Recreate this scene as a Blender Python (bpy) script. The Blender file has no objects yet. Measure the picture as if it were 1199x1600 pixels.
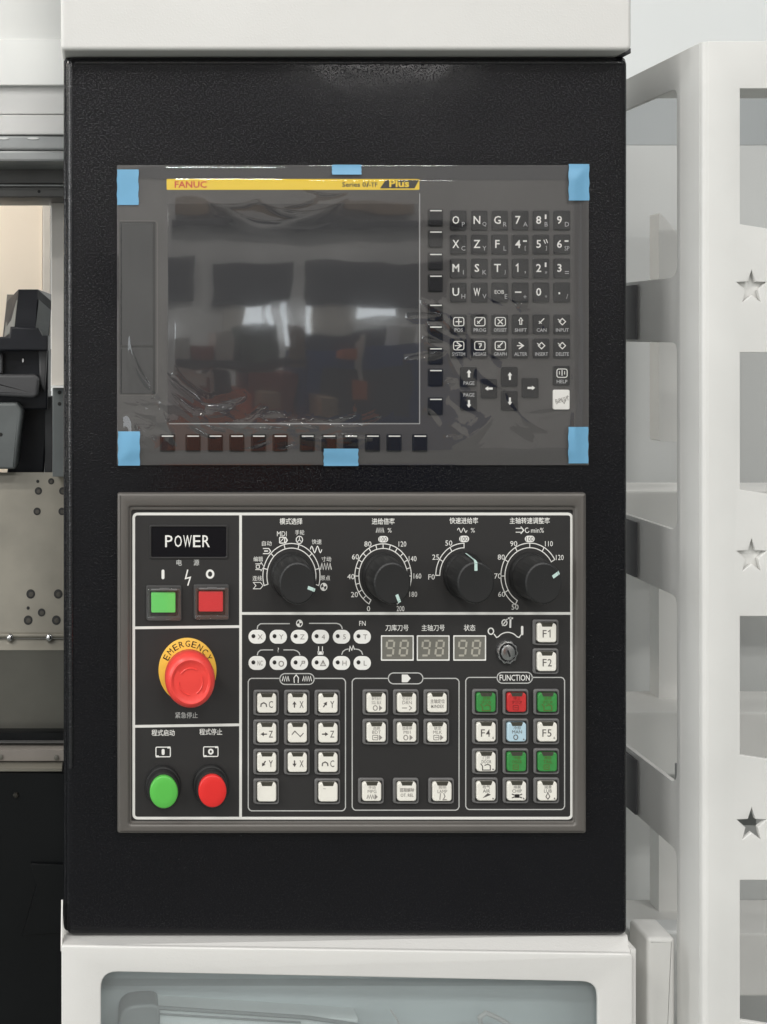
import bpy, bmesh, math, random
from mathutils import Vector, noise
random.seed(7)
sc = bpy.context.scene
S = 0.0005            # metres per unit of the drawing; x to the right, y down, h out of the panel
D = 1800.0            # camera distance from the panel face, in units
VX, VY = 150.0, 535.0 # foot of the camera on the panel
E = 1.14              # the round parts stand a little taller than wide

# ---------------------------------------------------------------- camera
cd = bpy.data.cameras.new('camera'); cam = bpy.data.objects.new('camera', cd)
sc.collection.objects.link(cam); sc.camera = cam
cam.location = (VX*S, -D*S, -VY*S); cam.rotation_euler = (math.radians(90), 0, 0)
cd.sensor_fit = 'HORIZONTAL'; cd.sensor_width = 36; cd.lens = 36*D/1199
cd.shift_x = (599.5-VX)/1199; cd.shift_y = -(800-VY)/1199
cd.clip_start = 0.01; cd.clip_end = 200

# ---------------------------------------------------------------- light
w = bpy.data.worlds.new("World"); sc.world = w; w.use_nodes = True
bg = w.node_tree.nodes['Background']; bg.inputs[0].default_value = (0.93, 0.97, 1, 1); bg.inputs[1].default_value = 0.5
sc.view_settings.view_transform = 'Standard'; sc.view_settings.look = 'None'
sc.view_settings.gamma = 1; sc.view_settings.exposure = -0.45
def area(name, loc, sx, sy, power, col=(1, .98, .95), rot=(0, 0, 0)):
    l = bpy.data.lights.new(name, 'AREA'); l.shape = 'RECTANGLE'; l.size = sx; l.size_y = sy
    l.energy = power*1.12; l.color = col
    o = bpy.data.objects.new(name, l); sc.collection.objects.link(o); o.location = loc; o.rotation_euler = rot
    return o
for (x, y, z, p) in ((-2.1, -1.9, 2.4, 78), (1.0, -2.3, 2.7, 12), (-3, -5.2, 4.4, 200), (.9, -5.6, 4.4, 160), (4.2, -5.2, 4.4, 160), (-2.5, -10.5, 4.2, 240), (2.7, -9.5, 2.35, 60), (6.5, -10.5, 4.2, 240), (1.4, -10.5, 4.2, 160), (-1.4, .95, 2.7, 6), (2.2, .95, 2.7, 22)):
    area('hall_lamp', (x, y, z), 1.3, .22, p)
def aim(o, t): o.rotation_euler = (Vector(t)-o.location).to_track_quat('-Z', 'Y').to_euler()
sp = bpy.data.lights.new('machine_lamp', 'SPOT'); sp.energy = 2.2; sp.spot_size = math.radians(50); sp.spot_blend = .08
sp.color = (1, .92, .78); sp.shadow_soft_size = .012
spo = bpy.data.objects.new('machine_lamp', sp); sc.collection.objects.link(spo)
spo.location = (-.27, .10, -.15); aim(spo, (-.085, .3, -.345))
aim(area('left_edge_light', (-2.6, -1.0, .2), .10, 1.8, 24), (.3, 0, -.3))  # unseen light added at left for edge highlights and the guard's side sheet
aim(area('cream_fill_light', (-.3, .25, .12), .4, .05, 5, (1, .93, .84)), (-.08, .5, -.22))  # hidden fill light added to brighten the cream back panel

# ---------------------------------------------------------------- materials
def mat(name, col, rough=.5, metal=0, bump=None, coat=0, spec=.5, var=0, vscale=40, trans=0, emit=None, coat_rough=.1, ior=1.45):
    m = bpy.data.materials.new(name); m.use_nodes = True
    nt = m.node_tree; p = nt.nodes['Principled BSDF']
    p.inputs['Base Color'].default_value = (*col, 1); p.inputs['Roughness'].default_value = rough
    p.inputs['Metallic'].default_value = metal; p.inputs['Coat Weight'].default_value = coat
    p.inputs['Coat Roughness'].default_value = coat_rough
    p.inputs['Specular IOR Level'].default_value = spec; p.inputs['Transmission Weight'].default_value = trans
    p.inputs['IOR'].default_value = ior
    tc = nt.nodes.new('ShaderNodeTexCoord')
    if emit: p.inputs['Emission Color'].default_value = (*emit[0], 1); p.inputs['Emission Strength'].default_value = emit[1]
    if var:
        n = nt.nodes.new('ShaderNodeTexNoise'); n.inputs['Scale'].default_value = vscale; n.inputs['Detail'].default_value = 5
        nt.links.new(tc.outputs['Object'], n.inputs['Vector'])
        r = nt.nodes.new('ShaderNodeMapRange'); r.inputs[1].default_value = .3; r.inputs[2].default_value = .7
        r.inputs[3].default_value = 1-var; r.inputs[4].default_value = 1+var
        nt.links.new(n.outputs[0], r.inputs[0])
        mx = nt.nodes.new('ShaderNodeVectorMath'); mx.operation = 'SCALE'; mx.inputs[0].default_value = col
        nt.links.new(r.outputs[0], mx.inputs['Scale']); nt.links.new(mx.outputs[0], p.inputs['Base Color'])
        r2 = nt.nodes.new('ShaderNodeMapRange'); r2.inputs[3].default_value = rough*.85; r2.inputs[4].default_value = min(1, rough*1.15)
        nt.links.new(n.outputs[0], r2.inputs[0]); nt.links.new(r2.outputs[0], p.inputs['Roughness'])
    if bump:
        prev = None
        for (sc_, st, dist, *rng) in bump:
            n = nt.nodes.new('ShaderNodeTexNoise'); n.inputs['Scale'].default_value = sc_; n.inputs['Detail'].default_value = 2
            nt.links.new(tc.outputs['Object'], n.inputs['Vector'])
            b = nt.nodes.new('ShaderNodeBump'); b.inputs['Strength'].default_value = st; b.inputs['Distance'].default_value = dist
            if rng:
                mr = nt.nodes.new('ShaderNodeMapRange'); mr.inputs[1].default_value = rng[0]; mr.inputs[2].default_value = rng[1]
                nt.links.new(n.outputs[0], mr.inputs[0]); nt.links.new(mr.outputs[0], b.inputs['Height'])
            else: nt.links.new(n.outputs[0], b.inputs['Height'])
            if prev: nt.links.new(prev.outputs[0], b.inputs['Normal'])
            prev = b
        nt.links.new(prev.outputs[0], p.inputs['Normal'])
        if coat: nt.links.new(prev.outputs[0], p.inputs['Coat Normal'])
    return m
M = {}
M['black_powder'] = mat('black_powder', (.005, .005, .0065), .11, bump=[(760, 1, .00022, .52, .78), (70, .05, .002)], spec=.34, var=.15, vscale=5)
M['white_powder'] = mat('white_powder', (.685, .675, .65), .22, bump=[(620, .35, .0002, .5, .78), (50, .1, .002)], var=.02, vscale=9)
M['white_frame'] = mat('white_frame', (.68, .675, .65), .42, bump=[(300, .12, .0005), (14, .12, .003)], var=.05, vscale=11)
M['cover_white'] = mat('cover_white', (.64, .65, .64), .45, var=.03, vscale=8)
M['cover_grey'] = mat('cover_grey', (.56, .56, .55), .4, var=.06, vscale=14)
M['rail_grey'] = mat('rail_grey', (.30, .31, .31), .35, metal=.3, var=.1, vscale=20)
M['rail_dark'] = mat('rail_dark', (.10, .098, .095), .4, metal=.2, var=.15, vscale=20)
M['cream'] = mat('cream', (.74, .66, .56), .5, var=.03, vscale=6)
M['warm_grey'] = mat('warm_grey', (.56, .53, .49), .45, var=.06, vscale=18)
M['steel'] = mat('steel', (.175, .165, .137), .36, metal=.3, bump=[(30, .12, .002)], var=.14, vscale=22)
M['steel_dark'] = mat('steel_dark', (.17, .165, .145), .42, metal=.6, var=.12, vscale=16)
M['bolt'] = mat('bolt', (.045, .042, .036), .35, metal=.6)
M['rail_tan'] = mat('rail_tan', (.21, .19, .17), .4, var=.1, vscale=20)
M['sheet_white'] = mat('sheet_white', (.45, .46, .455), .45, var=.03, vscale=6)
M['shade_dark'] = mat('shade_dark', (.10, .10, .105), .4, var=.15, vscale=30)  # dark grey for the shade drawn on the guard's side sheet
M['hole'] = mat('hole', (.008, .008, .008), .7)
M['cast_black'] = mat('cast_black', (.008, .009, .013), .42, spec=.35, var=.2, vscale=40, bump=[(90, .15, .001)])
M['cast_grey'] = mat('cast_grey', (.10, .11, .112), .4, var=.12, vscale=30)
M['sheet_black'] = mat('sheet_black', (.004, .0045, .005), .3, spec=.3, bump=[(9, .25, .01)], var=.2, vscale=9)
M['body_grey'] = mat('body_grey', (.058, .054, .053), .42, bump=[(500, .1, .0003)])
M['door_grey'] = mat('door_grey', (.026, .026, .027), .5)
M['lcd'] = mat('lcd', (.042, .042, .045), .05, spec=.6, coat=.25)
M['key_dark'] = mat('key_dark', (.004, .004, .006), .33, spec=.28)
M['gap_black'] = mat('gap_black', (.006, .006, .006), .6)
M['yellow'] = mat('yellow', (.86, .60, .03), .45)
M['print_red'] = mat('print_red', (.62, .06, .01), .5)
M['print_black'] = mat('print_black', (.015, .013, .012), .5)
M['print_white'] = mat('print_white', (.80, .79, .75), .5)
M['print_grey'] = mat('print_grey', (.42, .42, .42), .5)
M['print_faint'] = mat('print_faint', (.50, .50, .48), .5)
M['print_dark'] = mat('print_dark', (.11, .10, .095), .5)
M['print_mid'] = mat('print_mid', (.26, .24, .22), .5)
M['print_olive'] = mat('print_olive', (.10, .13, .03), .5)
M['print_maroon'] = mat('print_maroon', (.26, .02, .02), .5)
M['reset_white'] = mat('reset_white', (.82, .80, .76), .4)
M['tape'] = mat('tape', (.155, .37, .56), .42, bump=[(160, .15, .0006)], var=.04, vscale=60)
M['bezel'] = mat('bezel', (.125, .116, .106), .36, metal=.25, bump=[(400, .08, .0004)], var=.05, vscale=12)
M['panel_face'] = mat('panel_face', (.027, .026, .0256), .42, bump=[(600, .12, .0002)], var=.05, vscale=9)
M['panel_line'] = mat('panel_line', (.76, .75, .71), .45)
M['housing'] = mat('housing', (.135, .132, .13), .38)
M['housing_in'] = mat('housing_in', (.055, .054, .053), .45)
M['cap_white'] = mat('cap_white', (.80, .775, .70), .38, var=.03, vscale=60)
M['cap_green'] = mat('cap_green', (.045, .25, .06), .4, var=.08, vscale=300)
M['cap_red'] = mat('cap_red', (.52, .035, .035), .4, var=.08, vscale=300)
M['cap_blue'] = mat('cap_blue', (.46, .62, .70), .4)
M['led_slot'] = mat('led_slot', (.055, .052, .04), .35)
M['green_glow'] = mat('green_glow', (.16, .70, .15), .35, emit=((.1, .7, .1), .12))  # faint glow added to brighten the cap under its guard
M['red_glow'] = mat('red_glow', (.74, .035, .045), .35, emit=((.7, .02, .03), .1))  # faint glow mixed into the cap colour
M['green_button'] = mat('green_button', (.10, .48, .075), .36, var=.03, vscale=50)
M['red_button'] = mat('red_button', (.72, .028, .025), .36, var=.03, vscale=50)
M['estop_red'] = mat('estop_red', (.80, .062, .05), .36, var=.03, vscale=60)
M['estop_yellow'] = mat('estop_yellow', (.80, .47, .06), .42, var=.04, vscale=60)
M['knob'] = mat('knob', (.018, .018, .018), .42, bump=[(700, .1, .0002)])
M['marker'] = mat('marker', (.52, .68, .63), .4)
M['seg_back'] = mat('seg_back', (.165, .16, .138), .28, coat=.3)
M['seg'] = mat('seg', (.42, .40, .34), .4)
M['chrome'] = mat('chrome', (.48, .48, .48), .25, metal=1, bump=[(200, .2, .0006)])
M['rubber'] = mat('rubber', (.055, .056, .06), .5, var=.1, vscale=30)
M['recess'] = mat('recess', (.50, .55, .56), .4, var=.05, vscale=10)
M['bag_grey'] = mat('bag_grey', (.20, .22, .22), .3, var=.1, vscale=14)
M['bag_light'] = mat('bag_light', (.60, .64, .64), .3, var=.05, vscale=14)
M['wire'] = mat('wire', (.42, .42, .41), .5)
M['enclosure'] = mat('enclosure', (.36, .38, .385), .5, var=.05, vscale=3)
M['enclosure_light'] = mat('enclosure_light', (.54, .55, .54), .5, var=.03, vscale=4)
M['wall'] = mat('wall', (.86, .88, .87), .6, var=.02, vscale=1)
M['floor'] = mat('floor', (.13, .14, .13), .35, var=.1, vscale=1)
def mat_clear(name, ior, rough, tint=(1, 1, 1), milk=0):
    m = bpy.data.materials.new(name); m.use_nodes = True; nt = m.node_tree
    for n in list(nt.nodes):
        if n.type == 'BSDF_PRINCIPLED': nt.nodes.remove(n)
    out = nt.nodes['Material Output']
    t = nt.nodes.new('ShaderNodeBsdfTransparent'); t.inputs[0].default_value = (*tint, 1)
    g = nt.nodes.new('ShaderNodeBsdfGlossy'); g.inputs['Roughness'].default_value = rough
    lw = nt.nodes.new('ShaderNodeLayerWeight'); lw.inputs[0].default_value = .5      # Schlick, the same from both sides
    pw = nt.nodes.new('ShaderNodeMath'); pw.operation = 'POWER'; pw.inputs[1].default_value = 5
    f = nt.nodes.new('ShaderNodeMath'); f.operation = 'MULTIPLY_ADD'; r0 = 2*((ior-1)/(ior+1))**2
    f.inputs[1].default_value = .9-r0; f.inputs[2].default_value = r0
    nt.links.new(lw.outputs['Facing'], pw.inputs[0]); nt.links.new(pw.outputs[0], f.inputs[0])
    mx = nt.nodes.new('ShaderNodeMixShader')
    nt.links.new(f.outputs[0], mx.inputs[0]); nt.links.new(t.outputs[0], mx.inputs[1]); nt.links.new(g.outputs[0], mx.inputs[2])
    if milk:
        d = nt.nodes.new('ShaderNodeBsdfDiffuse'); d.inputs[0].default_value = (.8, .8, .8, 1)
        m2 = nt.nodes.new('ShaderNodeMixShader'); m2.inputs[0].default_value = milk
        nt.links.new(mx.outputs[0], m2.inputs[1]); nt.links.new(d.outputs[0], m2.inputs[2]); mx = m2
    nt.links.new(mx.outputs[0], out.inputs[0])
    return m
M['film'] = mat_clear('film', 1.54, .022, (.98, .98, .98), .006)
M['acrylic'] = mat_clear('acrylic', 1.45, .04, (.98, .98, .98), .01)
M['acrylic_fog'] = mat_clear('acrylic_fog', 1.45, .12, (.95, .97, .97), .07)

# ---------------------------------------------------------------- helpers
WP = {}
def W(x, y, h): return Vector((x*S, -h*S, -y*S))
def q(x, y, h=0):                       # true place, at height h, of what the photograph shows at x, y
    k = (D-h)/D
    return (VX+(x-VX)*k, VY+(y-VY)*k)
def empty(name, x, y, h, label=None, cat=None, group=None, kind=None, parent=None):
    o = bpy.data.objects.new(name, None); sc.collection.objects.link(o)
    o.empty_display_size = .02
    return place(o, (x, y, h), parent, label, cat, group, kind)
def place(o, at, parent=None, label=None, cat=None, group=None, kind=None):
    p = W(*at); WP[o.name] = p
    o.location = p - (WP[parent.name] if parent else Vector((0, 0, 0)))
    if parent: o.parent = parent
    if label: o['label'] = label
    if cat: o['category'] = cat
    if group: o['group'] = group
    if kind: o['kind'] = kind
    return o
def link(name, me, m, at=(0, 0, 0), parent=None, **kw):
    if m and not me.materials: me.materials.append(m if not isinstance(m, str) else M[m])
    o = bpy.data.objects.new(name, me); sc.collection.objects.link(o)
    return place(o, at, parent, **kw)
class B:
    def __init__(s): s.v = []; s.f = []
    def add(s, vs, fs):
        n = len(s.v); s.v += [tuple(v) for v in vs]; s.f += [tuple(i+n for i in f) for f in fs]; return s
    def loft(s, rings, cap0=True, cap1=True):
        n = len(rings[0]); vs = [p for r in rings for p in r]; fs = []
        for k in range(len(rings)-1):
            for i in range(n):
                j = (i+1) % n; fs.append((k*n+i, k*n+j, (k+1)*n+j, (k+1)*n+i))
        if cap0: fs.append(tuple(range(n)))
        if cap1: fs.append(tuple((len(rings)-1)*n+i for i in range(n)))
        return s.add(vs, fs)
    def slab(s, poly, h0, h1, ch=0, seg=3):
        rings = [[(x, y, h0) for x, y in poly]]
        if ch:
            for k in range(seg+1):
                a = k/seg*math.pi/2
                pl = inset(poly, ch*(1-math.cos(a))) if k else poly
                rings.append([(x, y, h1-ch+ch*math.sin(a)) for x, y in pl])
            rings.append([(x, y, h1) for x, y in inset(poly, ch*1.12+.12)])
        else: rings.append([(x, y, h1) for x, y in poly])
        return s.loft(rings)
    def box(s, x0, x1, y0, y1, h0, h1, ch=0, seg=2): return s.slab([(x0, y0), (x1, y0), (x1, y1), (x0, y1)], h0, h1, ch, seg)
    def lathe(s, cx, cy, prof, e=E, n=48, top=True, flute=None):
        rings = []
        for r, h in prof:
            ring = []
            for i in range(n):
                a = 2*math.pi*i/n; rr = r+(flute(a, h) if flute else 0)
                ring.append((cx+rr*math.cos(a), cy+rr*e*math.sin(a), h))
            rings.append(ring)
        return s.loft(rings)
    def stroke(s, pts, wd, h, closed=False):
        n = len(pts); vs = []
        for i, p in enumerate(pts):
            a = pts[(i-1) % n] if (closed or i) else p; b = pts[(i+1) % n] if (closed or i < n-1) else p
            d1 = Vector((p[0]-a[0], p[1]-a[1])); d2 = Vector((b[0]-p[0], b[1]-p[1]))
            if d1.length < 1e-6: d1 = d2
            if d2.length < 1e-6: d2 = d1
            d1.normalize(); d2.normalize(); t = (d1+d2)
            t = t.normalized() if t.length > .1 else d1
            nx, ny = -t.y, t.x; c = max(.5, nx*-d1.y+ny*d1.x); ww = wd/2/c
            vs += [(p[0]+nx*ww, p[1]+ny*ww, h), (p[0]-nx*ww, p[1]-ny*ww, h)]
        fs = [(2*i, 2*i+1, (2*i+3) % (2*n), (2*i+2) % (2*n)) for i in range(n if closed else n-1)]
        return s.add(vs, fs)
    def fill(s, poly, h): return s.add([(x, y, h) for x, y in poly], [tuple(range(len(poly)))])
    def tube(s, pts, r, n=8):
        rings = []
        for i, p in enumerate(pts):
            p = Vector(p); a = Vector(pts[max(0, i-1)]); b = Vector(pts[min(len(pts)-1, i+1)]); t = (b-a).normalized()
            u = t.cross(Vector((.3, .2, 1))).normalized(); v = t.cross(u)
            rings.append([tuple(p+(u*math.cos(2*math.pi*k/n)+v*math.sin(2*math.pi*k/n))*r) for k in range(n)])
        return s.loft(rings)
    def text(s, body, cx, cy, ht, h, wd=None, bold=0, shear=0, rot=0, e=1, maxw=None):
        vs, fs, (x0, x1, y0, y1) = glyphs(body, bold)
        k = ht/(y1-y0); kx = wd/(x1-x0) if wd else k*e
        if maxw and (x1-x0)*kx > maxw: kx = maxw/(x1-x0)
        out = []; c, sn = math.cos(rot), math.sin(rot)
        for x, y in vs:
            X = (x-(x0+x1)/2)*kx; Y = -(y-(y0+y1)/2)*k; X += -Y*shear
            out.append((cx+X*c-Y*sn, cy+X*sn+Y*c, h))
        return s.add(out, fs)
    def mesh(s, smooth=35):
        me = bpy.data.meshes.new('mesh')
        me.from_pydata([W(*v) for v in s.v], [], s.f)
        bm = bmesh.new(); bm.from_mesh(me); bmesh.ops.recalc_face_normals(bm, faces=bm.faces)
        bm.to_mesh(me); bm.free()
        if smooth:
            me.shade_smooth(); me.set_sharp_from_angle(angle=math.radians(smooth))
        return me
    def flat(s):                         # print: every face looks out at the viewer
        me = bpy.data.meshes.new('mesh'); me.from_pydata([W(*v) for v in s.v], [], s.f); me.update()
        bm = bmesh.new(); bm.from_mesh(me)
        fl = [f for f in bm.faces if f.normal.y > 0]
        bmesh.ops.reverse_faces(bm, faces=fl); bm.to_mesh(me); bm.free()
        return me
_G = {}
def glyphs(body, bold):
    key = (body, bold)
    if key not in _G:
        c = bpy.data.curves.new('t', 'FONT'); c.body = body; c.resolution_u = 2; c.offset = bold
        o = bpy.data.objects.new('t', c); me = bpy.data.meshes.new_from_object(o)
        vs = [(v.co.x, v.co.y) for v in me.vertices]; fs = [tuple(p.vertices) for p in me.polygons]
        xs = [v[0] for v in vs]; ys = [v[1] for v in vs]
        _G[key] = (vs, fs, (min(xs), max(xs), min(ys), max(ys)))
        bpy.data.objects.remove(o); bpy.data.curves.remove(c); bpy.data.meshes.remove(me)
    return _G[key]
def inset(poly, d):
    n = len(poly); ar = sum(poly[i][0]*poly[(i+1) % n][1]-poly[(i+1) % n][0]*poly[i][1] for i in range(n))
    sg = 1 if ar > 0 else -1; out = []
    for i in range(n):
        p, a, b = poly[i], poly[i-1], poly[(i+1) % n]
        d1 = Vector((p[0]-a[0], p[1]-a[1])); d2 = Vector((b[0]-p[0], b[1]-p[1]))
        if d1.length < 1e-7 or d2.length < 1e-7: out.append(p); continue
        d1.normalize(); d2.normalize()
        n1 = Vector((-d1.y, d1.x))*sg; n2 = Vector((-d2.y, d2.x))*sg; m = n1+n2
        if m.length < 1e-3: m = n1
        m.normalize(); c = max(.35, m.dot(n1)); out.append((p[0]+m.x*d/c, p[1]+m.y*d/c))
    return out
def rr(x0, x1, y0, y1, r, n=5):
    pts = []
    for (cx, cy, a0) in ((x1-r, y0+r, -90), (x1-r, y1-r, 0), (x0+r, y1-r, 90), (x0+r, y0+r, 180)):
        for k in range(n+1):
            a = math.radians(a0+90*k/n); pts.append((cx+r*math.cos(a), cy+r*math.sin(a)))
    return pts
def rrc(cx, cy, wd, ht, r, n=4): return rr(cx-wd/2, cx+wd/2, cy-ht/2, cy+ht/2, r, n)
def rpoly(pts, r, n=5):                  # polygon with rounded corners
    out = []; N = len(pts)
    for i in range(N):
        p = Vector(pts[i]); a = Vector(pts[i-1]); b = Vector(pts[(i+1) % N])
        rad = r[i] if isinstance(r, (list, tuple)) else r
        if rad == 0: out.append(tuple(p)); continue
        u = (a-p).normalized(); v = (b-p).normalized()
        p0 = p+u*rad; p1 = p+v*rad
        for k in range(n+1):
            t = k/n; out.append(tuple(p0*(1-t)**2+p*2*t*(1-t)+p1*t*t))
    return out
def plate(outlines, h0, h1, bev=0, smooth=35, side=None):
    """a sheet with holes; outlines in x, y; thickness from h0 to h1"""
    c = bpy.data.curves.new('p', 'CURVE'); c.dimensions = '2D'; c.fill_mode = 'BOTH'
    for pl in outlines:
        sp_ = c.splines.new('POLY'); sp_.points.add(len(pl)-1)
        for i, (x, y) in enumerate(pl): sp_.points[i].co = (x, -y, 0, 1)
        sp_.use_cyclic_u = True
    c.extrude = (h1-h0)/2-bev; c.bevel_depth = bev; c.offset = -bev; c.bevel_resolution = 3
    o = bpy.data.objects.new('p', c); me = bpy.data.meshes.new_from_object(o)
    bpy.data.objects.remove(o); bpy.data.curves.remove(c)
    mid = (h0+h1)/2
    for v in me.vertices:
        x, y, z = v.co
        if side is not None: v.co = W(side+z, -y, x)         # a sheet seen edge-on: x of the outline is its height h
        else: v.co = W(x, -y, z+mid)
    bm = bmesh.new(); bm.from_mesh(me); bmesh.ops.remove_doubles(bm, verts=bm.verts, dist=1e-6)
    bmesh.ops.recalc_face_normals(bm, faces=bm.faces); bm.to_mesh(me); bm.free()
    me.shade_smooth(); me.set_sharp_from_angle(angle=math.radians(smooth))
    return me
def arc(cx, cy, r, a0, a1, n=24, e=E):
    return [(cx+r*math.cos(math.radians(a0+(a1-a0)*k/n)), cy-r*e*math.sin(math.radians(a0+(a1-a0)*k/n))) for k in range(n+1)]

# ================================================================ cabinet
cab = empty('control_cabinet', 540, 1465, 0, 'black textured steel control cabinet carrying the display above the button panel', 'control cabinet')
fp = B(); fp.slab(rr(103.5, 982, 88.5, 1463.5, 11, 6), -9, 0, 8.5, 7)
fp.slab(rr(99, 984, 85, 1462, 9, 5), -300, -9, 5, 5)
link('front_panel', fp.mesh(50), 'black_powder', parent=cab)
M['black_gloss'] = mat('black_gloss', (.005, .005, .0065), .12, bump=[(700, 1, .0004)], spec=1.0)
b = B(); pr_ = [(3.6*math.cos(math.pi*i/10), 3.2*math.sin(math.pi*i/10)-.4) for i in range(11)]
b.loft([[(111+u, yy, v) for u, v in pr_] for yy in (100, 1200)]); link('side_fold', b.mesh(60), 'black_gloss', parent=cab)
b = B(); b.loft([[(xx, 97.5+u*.8, v*.8) for u, v in pr_] for xx in (118, 972)]); link('top_fold', b.mesh(60), 'black_gloss', parent=cab)
cap = empty('top_cover', 540, 80, 0, 'white textured steel cover overhanging the top of the black cabinet', 'steel cover')
b = B(); x0, y0 = q(95, 78, 35); x1, _ = q(988, 78, 35)
b.slab(rr(x0, x1, -420, y0, 8, 5), -260, 35, 6, 4); link('cover_shell', b.mesh(50), 'white_powder', parent=cap)
b = B(); b.box(102, 980, 78.5, 86, -200, 14, 1); link('gasket', b.mesh(), 'rubber', parent=cap)

base = empty('base_cabinet', 540, 1480, 0, 'white steel base with a rounded window under the black cabinet', 'cabinet base')
HB = 30
def qb(pts): return [q(x, y, HB) for x, y in pts]
outer = rpoly(qb([(96, 1478), (989.5, 1491), (989.5, 2100), (96, 2100)]), [5, 7, 0, 0])
win = rpoly(qb([(158, 1519), (935, 1535), (935, 1960), (158, 1960)]), 26, 6)
link('front_sheet', plate([outer, win], HB-8, HB, 2.5), 'white_powder', parent=base)
b = B()
o2 = qb([(98, 1480), (987.5, 1493)])
b.add([(o2[0][0], o2[0][1], HB-4), (o2[1][0], o2[1][1], HB-4), (985, 1466, -10), (100, 1466, -10),
       (o2[0][0], o2[0][1]+4, HB-4), (o2[1][0], o2[1][1]+4, HB-4), (985, 1470, -10), (100, 1470, -10)],
      [(0, 1, 2, 3), (4, 5, 6, 7), (0, 1, 5, 4), (1, 2, 6, 5), (2, 3, 7, 6), (3, 0, 4, 7)])
b.box(100, 985, 1466.5, 1471, -280, -10)
link('top_ledge', b.mesh(0), 'white_powder', parent=base)
for xa, xb in ((97, 102), (976, 984)): b = B(); b.box(xa, xb, 1472, 2100, -280, HB-9); link('side_sheet', b.mesh(), 'white_powder', parent=base)
b = B(); b.add([(98, 1410, -8), (98, 1475, 22), (98, 1475, -8), (95.5, 1410, -8), (95.5, 1475, 22), (95.5, 1475, -8)], [(0, 1, 2), (3, 4, 5), (0, 1, 4, 3), (1, 2, 5, 4), (2, 0, 3, 5)])
link('corner_gusset', b.mesh(0), 'white_powder', parent=base)
b = B(); b.box(103, 975, 1474, 2100, -80, -70); b.box(103, 975, 1568, 2100, -69.5, -50, 6); link('back_sheet', b.mesh(), 'recess', parent=base)
b = B(); b.slab(rr(108, 972, 1500, 1990, 8), 14, 17, .5); link('pane', b.mesh(), 'acrylic_fog', parent=base)
# what stands in the base behind its window
bag = empty('tool_case', 300, 1800, -20, 'grey plastic case with rounded corner lying behind the lower window', 'tool case')
hh = -10
b = B(); b.slab(rpoly([q(*p, hh) for p in [(184, 1700), (186, 1573), (250, 1570), (252, 1700)]], [0, 28, 16, 0]), -50, hh, 4); link('end_cap', b.mesh(), 'bag_grey', parent=bag)
b = B(); b.slab([q(*p, hh-6) for p in [(232, 1573), (560, 1594), (560, 1720), (232, 1720)]], -56, hh-6, 3); link('case_body', b.mesh(), 'bag_light', parent=bag)
b = B(); b.tube([(*q(236, 1574, hh-4), hh-4), (*q(480, 1590, hh-4), hh-4), (*q(560, 1602, hh-4), hh-4)], 3.0)
b.tube([(*q(240, 1584, hh-4), hh-4), (*q(470, 1598, hh-4), hh-4)], 1.5); link('case_rim', b.mesh(), 'bag_grey', parent=bag)
cb = B(); cb.tube([(*q(610, 1578, -20), -20), (*q(620, 1592, -15), -15), (*q(634, 1625, -15), -15)], 1.4)
link('cable_end', cb.mesh(), 'wire', label='thin dark cable end standing up at the middle of the lower window', cat='cable')
cb = B(); cb.tube([(*q(752, 1605, -20), -20), (*q(750, 1590, -15), -15), (*q(760, 1583, -15), -15), (*q(776, 1590, -15), -15), (*q(800, 1604, -15), -15)], 4)
link('cable_coil', cb.mesh(), 'wire', label='looped grey cable lying at the right of the lower window', cat='cable')

# ================================================================ display unit
HD = 4
dis = empty('display_unit', 551, 726, 0, 'dark grey machine display and keypad unit under a clear film', 'display unit')
b = B(); p0 = q(183, 258, HD); p1 = q(920.5, 727, HD); b.slab(rr(p0[0], p1[0], p0[1], p1[1], 2), -2, HD, 1)
link('housing', b.mesh(), 'body_grey', parent=dis)
b = B(); p0 = q(262, 318, HD); p1 = q(654, 660, HD); b.box(p0[0], p1[0], p0[1], p1[1], HD-1, HD+.5, .4); link('screen', b.mesh(), 'lcd', parent=dis)
# thin pale line round the screen
b = B(); b.stroke([q(*p, HD) for p in [(656, 302), (656, 662), (264, 662)]], 1.2, HD+.3); link('screen_edge', b.flat(), 'print_grey', parent=dis)
b = B(); p0 = q(260.5, 279.5, HD); p1 = q(655.5, 296.5, HD); b.slab(rr(p0[0], p1[0], p0[1], p1[1], 1.5), HD-.5, HD+.6, .2)
strip = link('name_strip', b.mesh(), 'yellow', parent=dis)
Hn = HD+1
b = B(); b.text('FANUC', *q(298, 288, Hn), 10.5, Hn, 50, .022); link('maker_name', b.flat(), 'print_red', parent=strip, at=(0, 0, 0))
b = B(); b.text('Series 0', *q(553.5, 288, Hn), 7.5, Hn, 37, .012); b.text('i', *q(575, 287.5, Hn), 8.5, Hn, 2.6, .012, shear=.3); b.text('-TF', *q(583.5, 288.3, Hn), 6.8, Hn, 13, .012); b.fill([q(*p, Hn) for p in [(594, 294), (603, 281), (655, 281), (648, 294)]], Hn)
link('series_name', b.flat(), 'print_black', parent=strip)
b = B(); b.text('Plus', *q(624, 286.5, Hn), 11.5, Hn+.4, 31, .03); link('series_word', b.flat(), 'yellow', parent=strip)
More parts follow.
